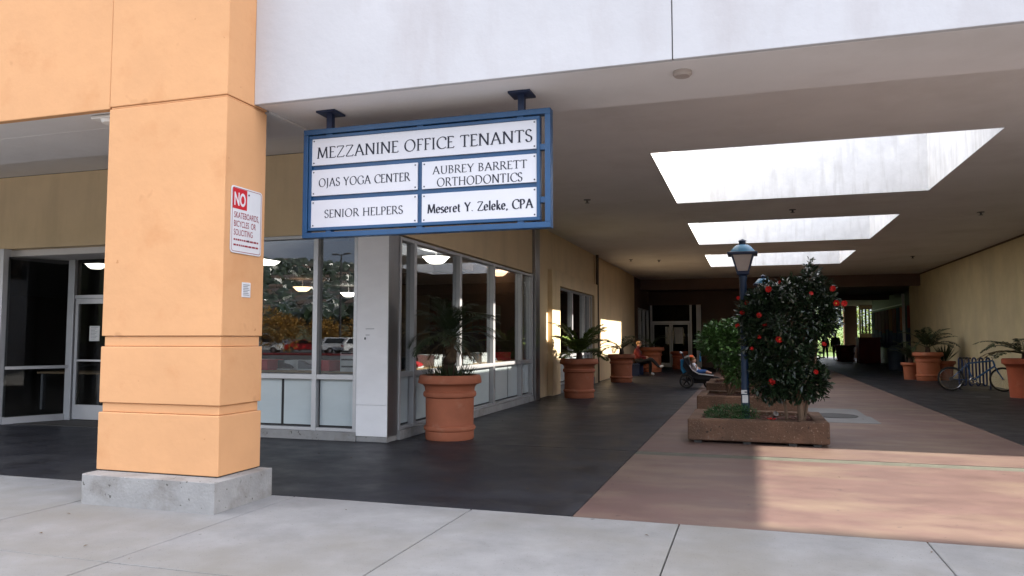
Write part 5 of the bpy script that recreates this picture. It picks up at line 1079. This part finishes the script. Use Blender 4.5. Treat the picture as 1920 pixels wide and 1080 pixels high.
build('wave_tube', MB().tube(pts, 0.024, 10), 'rack_blue', rk, local=True, smooth=True)
for u in (-0.50, x_): build('foot_plate', MB().lathe([(0.08, 0), (0.08, 0.01), (0.04, 0.014)], 14, (u, 0, 0)), 'iron', rk, local=True)
rk.scale = (1.0, 1, 1)
t = thing('drain_cover', 'small pale metal plate in the dark floor beside the red pot', 'plate', (5.35, 20.9, 0))
build('lid', B(5.2, 5.5, 20.85, 20.95, 0.001, 0.006), 'patch_concrete', t)

# ================================================================ FAR PASSAGE
fp = thing('display_window', 'dark shop window with hanging red and blue banners at the far right', 'window', (7.2, 45, 0))
build('backing', B(7.25, 7.30, 37.42, 50.9, 0, 3.7), 'dark_goods', fp)
build('post', B(7.0, 7.10, 39.9, 40.05, 0, 3.55), 'alu_light', fp)
build('head_bar', B(7.02, 7.06, 40.05, 50.9, 3.02, 3.07), 'alu_frame', fp)
bl = ['banner_red', 'banner_red', 'banner_red', 'banner_teal', 'banner_orange', 'banner_blue', 'banner_red', 'banner_orange', 'banner_red']
yy_ = 37.6
for k in range(13):
    wv = [0.8, 0.8, 0.6, 0.9, 1.0, 1.0, 1.1, 1.1, 1.1, 1.2, 1.2, 1.2, 1.2][k]
    bo = build('banner', B(7.16, 7.18, yy_, yy_ + wv * 0.86, 1.7 + 0.1 * (k % 3), 2.95), bl[k % 9], fp)
    build('banner_hem', B(7.155, 7.185, yy_, yy_ + wv * 0.86, 0.9, 1.69 + 0.1 * (k % 3)), 'banner_blue', bo); yy_ += wv
pw = thing('passage_end_wall', 'pale sunlit wall with barred window beyond the far passage', 'wall', (8, 58, 0))
build('wall_panel', B(7.42, 8.8, 58.0, 58.2, 3.45, 4.6), 'cream_wall', pw)
build('wall_panel', B(7.42, 7.52, 58.0, 58.2, 0, 3.45), 'cream_wall', pw); build('wall_panel', B(8.36, 8.8, 58.0, 58.2, 0, 3.45), 'cream_wall', pw); build('wall_panel', B(7.52, 8.36, 58.0, 58.2, 0, 1.75), 'cream_wall', pw)
for k in range(4): build('bar', B(7.56 + 0.225 * k, 7.66 + 0.225 * k, 58.02, 58.1, 1.75, 3.45), 'black_gasket', pw)
pj = thing('passage_pier', 'dark brown pier at the right of the far opening', 'pier', (7, 59, 0))
build('pier', B(6.62, 7.418, 59.2, 60.0, 0, 4.4), 'brown_wall', pj)
build('sunlit_edge', B(6.56, 6.618, 59.3, 59.9, 0, 4.3), 'orange_stucco', pj)  # orange strip for the pier's sunlit edge, the light put into its colour
for k, (x_, y_, w_, h_, lb) in enumerate(((5.62, 50.5, 0.95, 0.98, 'dark red round tub beside the far opening'), (6.55, 47.5, 1.15, 1.45, 'dark red counter block before the banner window'))):
    if k == 0:
        tt = thing('red_tub', lb, 'tub', (x_, y_, 0)); build('vessel', MB().lathe([(0.50, 0), (0.56, 0.1), (0.50, 0.14), (0.55, 0.5), (0.60, 0.55), (0.55, 0.6), (0.58, 0.85), (0.66, 0.9), (0.66, 1.0), (0.55, 1.0)], 24), 'maroon_paint', tt, local=True, smooth=True)
    else:
        tt = thing('counter_block', lb, 'counter', (x_, y_, 0)); build('cabinet', B(-0.6, 0.5, -0.6, 0.6, 0, 1.38), 'maroon_paint', tt, local=True, bevel=0.02); build('top', B(-0.65, 0.55, -0.65, 0.65, 1.381, 1.46), 'maroon_paint', tt, local=True, bevel=0.01)
tt = thing('litter_bin', 'dark blue litter bin near the right wall end', 'bin', (6.15, 36.8, 0))
build('body', MB().lathe([(0.30, 0), (0.32, 0.02), (0.34, 0.85), (0.36, 0.88), (0.36, 0.93), (0.30, 0.95)], 20), 'bin_blue', tt, local=True, smooth=True)
build('lid', MB().lathe([(0.30, 0.951), (0.27, 1.03), (0.16, 1.10), (0, 1.12)], 20, cap=False), 'bin_blue', tt, local=True, smooth=True)
# sunny garden beyond the passage
build('garden_ground', MB().add([(-60, 62, -0.004), (120, 62, -0.004), (120, 190, 4), (-60, 190, 4)], [(0, 1, 2, 3)]), 'grass', kind='structure')
build('garden_path', B(2, 12, 60.0, 66, -0.1, 0.004), 'sidewalk', kind='structure')
def tree(nm, label, x, y, h, rad, m, n, ln, seed, group, cat='tree', trunk=0.12, z0=0.0, blobs_n=9, squash=0.8):
    random.seed(seed)
    t = thing(nm, label, cat, (x, y, z0), 0, group)
    bl_ = [(0, 0, h - rad * squash, rad * 0.62, rad * 0.62, rad * 0.6 * squash)]
    for k in range(blobs_n):
        a = k * 2.399; r_ = rad * random.uniform(0.35, 0.62); bl_.append((r_ * math.cos(a), r_ * math.sin(a), h - rad * squash + rad * squash * random.uniform(-0.55, 0.55), rad * random.uniform(0.3, 0.45), rad * random.uniform(0.3, 0.45), rad * random.uniform(0.25, 0.4)))
    build('crown', leafy(bl_, n, ln, ln * 0.55, 0.35), m, t, local=True)
    mb = MB().tube([(0, 0, -0.05), (0.03, 0, (h - rad) * 0.5), (0, 0.02, h - rad * 0.7)], [trunk, trunk * 0.8, trunk * 0.45], 8)
    build('trunk', mb, 'bark', t, local=True, smooth=True)
    for k in range(5):
        b_ = bl_[k + 1]; build('limb', MB().tube([(0, 0.01, (h - rad) * 0.8), (b_[0] * 0.5, b_[1] * 0.5, (h - rad + b_[2]) / 2), (b_[0], b_[1], b_[2])], [trunk * 0.5, trunk * 0.3, trunk * 0.1], 6), 'bark', t, local=True)
tree('garden_tree', 'sunlit yellow green tree beyond the far passage opening', 5.6, 76, 5.6, 3.2, 'bright_leaf', 3000, 0.22, 51, 'garden trees beyond the passage')
tree('garden_tree', 'second sunlit tree behind the barred window of the far wall', 10.5, 78, 6.0, 3.4, 'bright_leaf', 3000, 0.22, 52, 'garden trees beyond the passage')
tree('garden_tree', 'pale green tree left behind the far opening', 1.0, 84, 7.0, 4.2, 'bright_leaf', 3000, 0.26, 53, 'garden trees beyond the passage')
for k, (x_, y_, s_) in enumerate(((4.3, 69, 0.9), (6.2, 70, 1.1), (8.5, 70, 1.3), (7.3, 72, 1.5))):
    shrub('garden_bush', ['low bright bush left in the far opening', 'bright bush right in the far opening', 'bright bush seen through the barred window', 'taller bright bush behind the far pier'][k], [(x_, y_, 0.55 * s_, 0.8 * s_, 0.7 * s_, 0.55 * s_), (x_ + 0.5, y_, 0.8 * s_, 0.5 * s_, 0.5 * s_, 0.5 * s_)], 900, 0.16, 0.09, 'bright_leaf', (x_, y_, 0.0), [(x_, y_, 0.6 * s_)], 'bush')

# ================================================================ ACROSS THE CAR PARK (seen mirrored in the front windows)
def mirror_y(yv): return 2 * 9.45 - yv
def car(x, y, rz, label, m, kind='sedan'):
    t = thing('parked_car', label, 'car', (x, y, -0.16), rz, 'cars parked across the car park')
    if kind == 'van':
        low = [(-2.4, 0.35), (2.4, 0.35), (2.45, 0.85), (2.2, 1.05), (1.55, 1.15), (0.95, 2.0), (0.6, 2.08), (-2.35, 2.08), (-2.42, 1.0)]; glassp = [(1.45, 1.2), (0.95, 1.9), (0.25, 1.9), (0.25, 1.2)]; wf = 0.92
    elif kind == 'suv':
        low = [(-2.2, 0.35), (2.2, 0.35), (2.25, 0.75), (2.1, 0.98), (1.15, 1.08), (0.5, 1.62), (0.2, 1.70), (-1.75, 1.68), (-2.2, 1.05)]; glassp = [(0.95, 1.12), (0.42, 1.60), (-1.6, 1.60), (-1.95, 1.12)]; wf = 0.9
    else:
        low = [(-2.2, 0.32), (2.2, 0.32), (2.22, 0.65), (2.05, 0.85), (1.05, 0.95), (0.35, 1.40), (-0.85, 1.42), (-1.55, 1.0), (-2.2, 0.92)]; glassp = [(0.9, 0.98), (0.30, 1.34), (-0.8, 1.36), (-1.35, 1.0)]; wf = 0.88
    build('body', MB().prism(low, lambda u, v, q: (u, q * (wf if v > 1.1 else 1.0), v), -0.88, 0.88), m, t, local=True, bevel=0.07, bseg=3, smooth=True)
    for s_ in (-1, 1): build('side_window', MB().prism(glassp, lambda u, v, q: (u, q * s_, v), 0.80, 0.885), 'window_dark', t, local=True)
    for u in (-1.4, 1.4):
        for s_ in (-1, 1):
            wv = build('wheel', MB().tube([(u, s_ * 0.70, 0.33), (u, s_ * 0.91, 0.33)], 0.33, 16), 'rubber', t, local=True, smooth=True)
            build('rim', MB().tube([(u, s_ * 0.905, 0.33), (u, s_ * 0.92, 0.33)], 0.20, 12), 'chrome', wv, local=True)
    for s_ in (-0.6, 0.6):
        build('tail_light', B(-2.26, -2.16, s_ - 0.14, s_ + 0.14, 0.78, 0.92), 'tail_red', t, local=True); build('headlight', B(2.12, 2.24, s_ - 0.16, s_ + 0.16, 0.62, 0.76), 'chrome', t, local=True)
yc = mirror_y(70)
car(-49.2, yc + 2, R(-30), 'white van reflected at the left of the front window', 'car_white', 'van')
car(-45.8, yc - 1, R(-35), 'bright red car reflected behind the white van', 'car_red', 'sedan')
car(-43.6, yc - 3, R(-40), 'silver car reflected left of the window mullion', 'car_silver', 'sedan')
car(-40.0, yc + 1, R(-40), 'silver sport utility car reflected right of the window mullion', 'car_silver', 'suv')
car(-36.9, yc + 2, R(-38), 'white sport utility car reflected next to the metal post', 'car_white', 'suv')
car(-41.6, yc - 4, R(180), 'black car reflected beside the window mullion', 'car_black', 'sedan')
car(-52.5, yc - 8, R(90), 'blue car reflected far left behind the column', 'car_blue', 'sedan')
tree('street_tree', 'golden leaved tree reflected in the left front window pane', -47.6, yc + 1, 5.0, 3.3, 'yellow_leaf', 3200, 0.26, 61, 'golden trees in the car park')
tree('street_tree', 'second golden leaved tree reflected beside the window mullion', -43.8, yc - 2, 4.6, 2.8, 'yellow_leaf', 2600, 0.26, 62, 'golden trees in the car park')
tree('street_tree', 'golden tree reflected in the right front window pane', -40.4, yc - 4, 4.4, 2.5, 'yellow_leaf', 2200, 0.26, 63, 'golden trees in the car park')
tree('street_tree', 'tall olive tree reflected near the top of the right pane', -39.0, yc - 18, 11.5, 5.0, 'tree_leaf', 3600, 0.4, 64, 'tall trees beyond the car park')
tree('street_tree', 'tall dark tree reflected behind the light pole', -47.0, yc - 25, 8.5, 4.5, 'tree_leaf', 3000, 0.4, 65, 'tall trees beyond the car park')
lp = thing('parking_light', 'tall twin arm parking lot light pole reflected in the right pane', 'light pole', (-40.8, yc, -0.16))
build('pole', MB().tube([(0, 0, 0), (0, 0, 10.4)], [0.12, 0.08], 10), 'iron', lp, local=True)
for s_ in (-1, 1):
    build('arm', MB().tube([(0, 0, 10.3), (s_ * 0.7, 0, 10.4)], 0.05, 6), 'iron', lp, local=True); build('lamp_head', B(s_ * 0.7 - 0.35, s_ * 0.7 + 0.35, -0.18, 0.18, 10.36, 10.50), 'iron', lp, local=True, bevel=0.03)
is_ = thing('kerb_island', 'red kerbed planted island in the car park reflected in the window', 'kerb', (-44, yc + 9, -0.16))
build('kerb', B(-56, -30, yc + 8.6, yc + 9.4, -0.16, 0.0), 'kerb_red', is_, bevel=0.02)
# hillside with houses
mb = MB(); nx_, ny_ = 48, 18; vs_ = []
random.seed(71)
def hz(x, y):
    u = max(0.0, min(1.0, (-y - 150) / 430.0)); r_ = 60 + 12 * math.sin(x * 0.011 + 1.0) + 7 * math.sin(x * 0.031)
    return -0.5 + r_ * (u * u * (3 - 2 * u))
for j in range(ny_ + 1):
    for i in range(nx_ + 1):
        x_ = -1100 + 1500 * i / nx_; y_ = -150 - 500 * j / ny_; vs_.append((x_, y_, hz(x_, y_) + random.uniform(-0.8, 0.8) * (j > 0)))
mb.add(vs_, [(j * (nx_ + 1) + i, j * (nx_ + 1) + i + 1, (j + 1) * (nx_ + 1) + i + 1, (j + 1) * (nx_ + 1) + i) for j in range(ny_) for i in range(nx_)])
build('hills', mb, 'hill_ground', kind='structure', smooth=True)
random.seed(73)
def house_mesh(w_, d_, h_, wallm, roofm):
    wl = B(-w_ / 2, w_ / 2, -d_ / 2, d_ / 2, -3, h_).mesh('wall', wallm)
    rf = MB().prism([(-d_ / 2 - 0.6, h_), (d_ / 2 + 0.6, h_), (0, h_ + d_ * 0.32)], lambda u, v, q: (q, u, v), -w_ / 2 - 0.5, w_ / 2 + 0.5).mesh('roof', roofm)
    wi = B(-0.9, 0.9, -0.12, 0.12, 0, 1.6).mesh('window', 'window_dark')
    return wl, rf, wi
HM = [house_mesh(13, 9, 5.5, 'house_white', 'roof_dark'), house_mesh(10, 8, 6.5, 'house_tan', 'roof_clay'), house_mesh(16, 9, 4.5, 'house_white', 'roof_clay')]
for k in range(60):
    y_ = -random.uniform(260, 540); x_ = -random.uniform(0.53, 0.75) * (abs(y_) + 20)
    wl, rf, wi = HM[k % 3]
    t = thing('hillside_house', 'small pale house among trees on the hillside reflected in the front window', 'house', (x_, y_, hz(x_, y_) + 0.8), R(random.uniform(-25, 25)), 'houses on the reflected hillside')
    t.scale = (0.75, 0.75, 0.75)
    for nm, me, lc in [('wall', wl, (0, 0, 0)), ('roof', rf, (0, 0, 0))] + [('window', wi, (u, [4.5, 4.0, 4.5][k % 3], 2.0)) for u in (-3.2, 0, 3.2)]:
        o = bpy.data.objects.new(nm, me); reg(o, t, True); o.location = lc
mb = MB()
for k in range(1900):
    y_ = -random.uniform(240, 640); x_ = -random.uniform(0.50, 0.80) * (abs(y_) + 20); r_ = random.uniform(2, 4.5); z_ = hz(x_, y_)
    mb.ball((x_, y_, z_ + r_ * 0.5), (r_ * random.uniform(0.7, 1.2), r_, r_ * random.uniform(0.8, 1.6)), 6, 5)
for i, v in enumerate(mb.v): mb.v[i] = (v[0] + random.uniform(-0.9, 0.9), v[1] + random.uniform(-0.9, 0.9), v[2] + random.uniform(-0.9, 0.9))
build('hillside_wood', mb, 'camellia_leaf', label='dark wooded hillside reflected in the front window', cat='woodland', kind='stuff')

# ================================================================ ADDED SHADE TOWER (out of frame, right): put in to shade the pavement
nbk = thing('added_shade_tower', 'tall plain stucco tower added out of frame right to shade the pavement', 'tower', (22, 4.3, 0))
build('wall', B(20, 24, 2.7, 6.30, -0.2, 19.5), 'grey_stucco', nbk)
build('cornice', B(19.9, 24.1, 2.6, 6.32, 19.5, 19.9), 'grey_stucco', nbk)
for k in range(3): build('window', B(19.96, 20.02, 3.6, 4.8, 4.5 + 4.6 * k, 6.4 + 4.6 * k), 'window_dark', nbk)

# bits of dry leaf and paper blown over the pavement
random.seed(88); mb = MB()
for k in range(46):
    x_, y_ = random.uniform(-9, 3.5), random.choice([random.uniform(3.9, 5.9), random.uniform(6.1, 9.2), random.uniform(6.1, 16)])
    leafquad(mb, Vector((x_, y_, 0.006)), Vector((random.gauss(0, 1), random.gauss(0, 1), 0.12)), Vector((0, 0, 1)), random.uniform(0.02, 0.05), random.uniform(0.012, 0.025))
build('blown_litter', mb, 'dry_frond', label='scattered bits of dry leaf on the pavement', cat='leaves', kind='stuff')
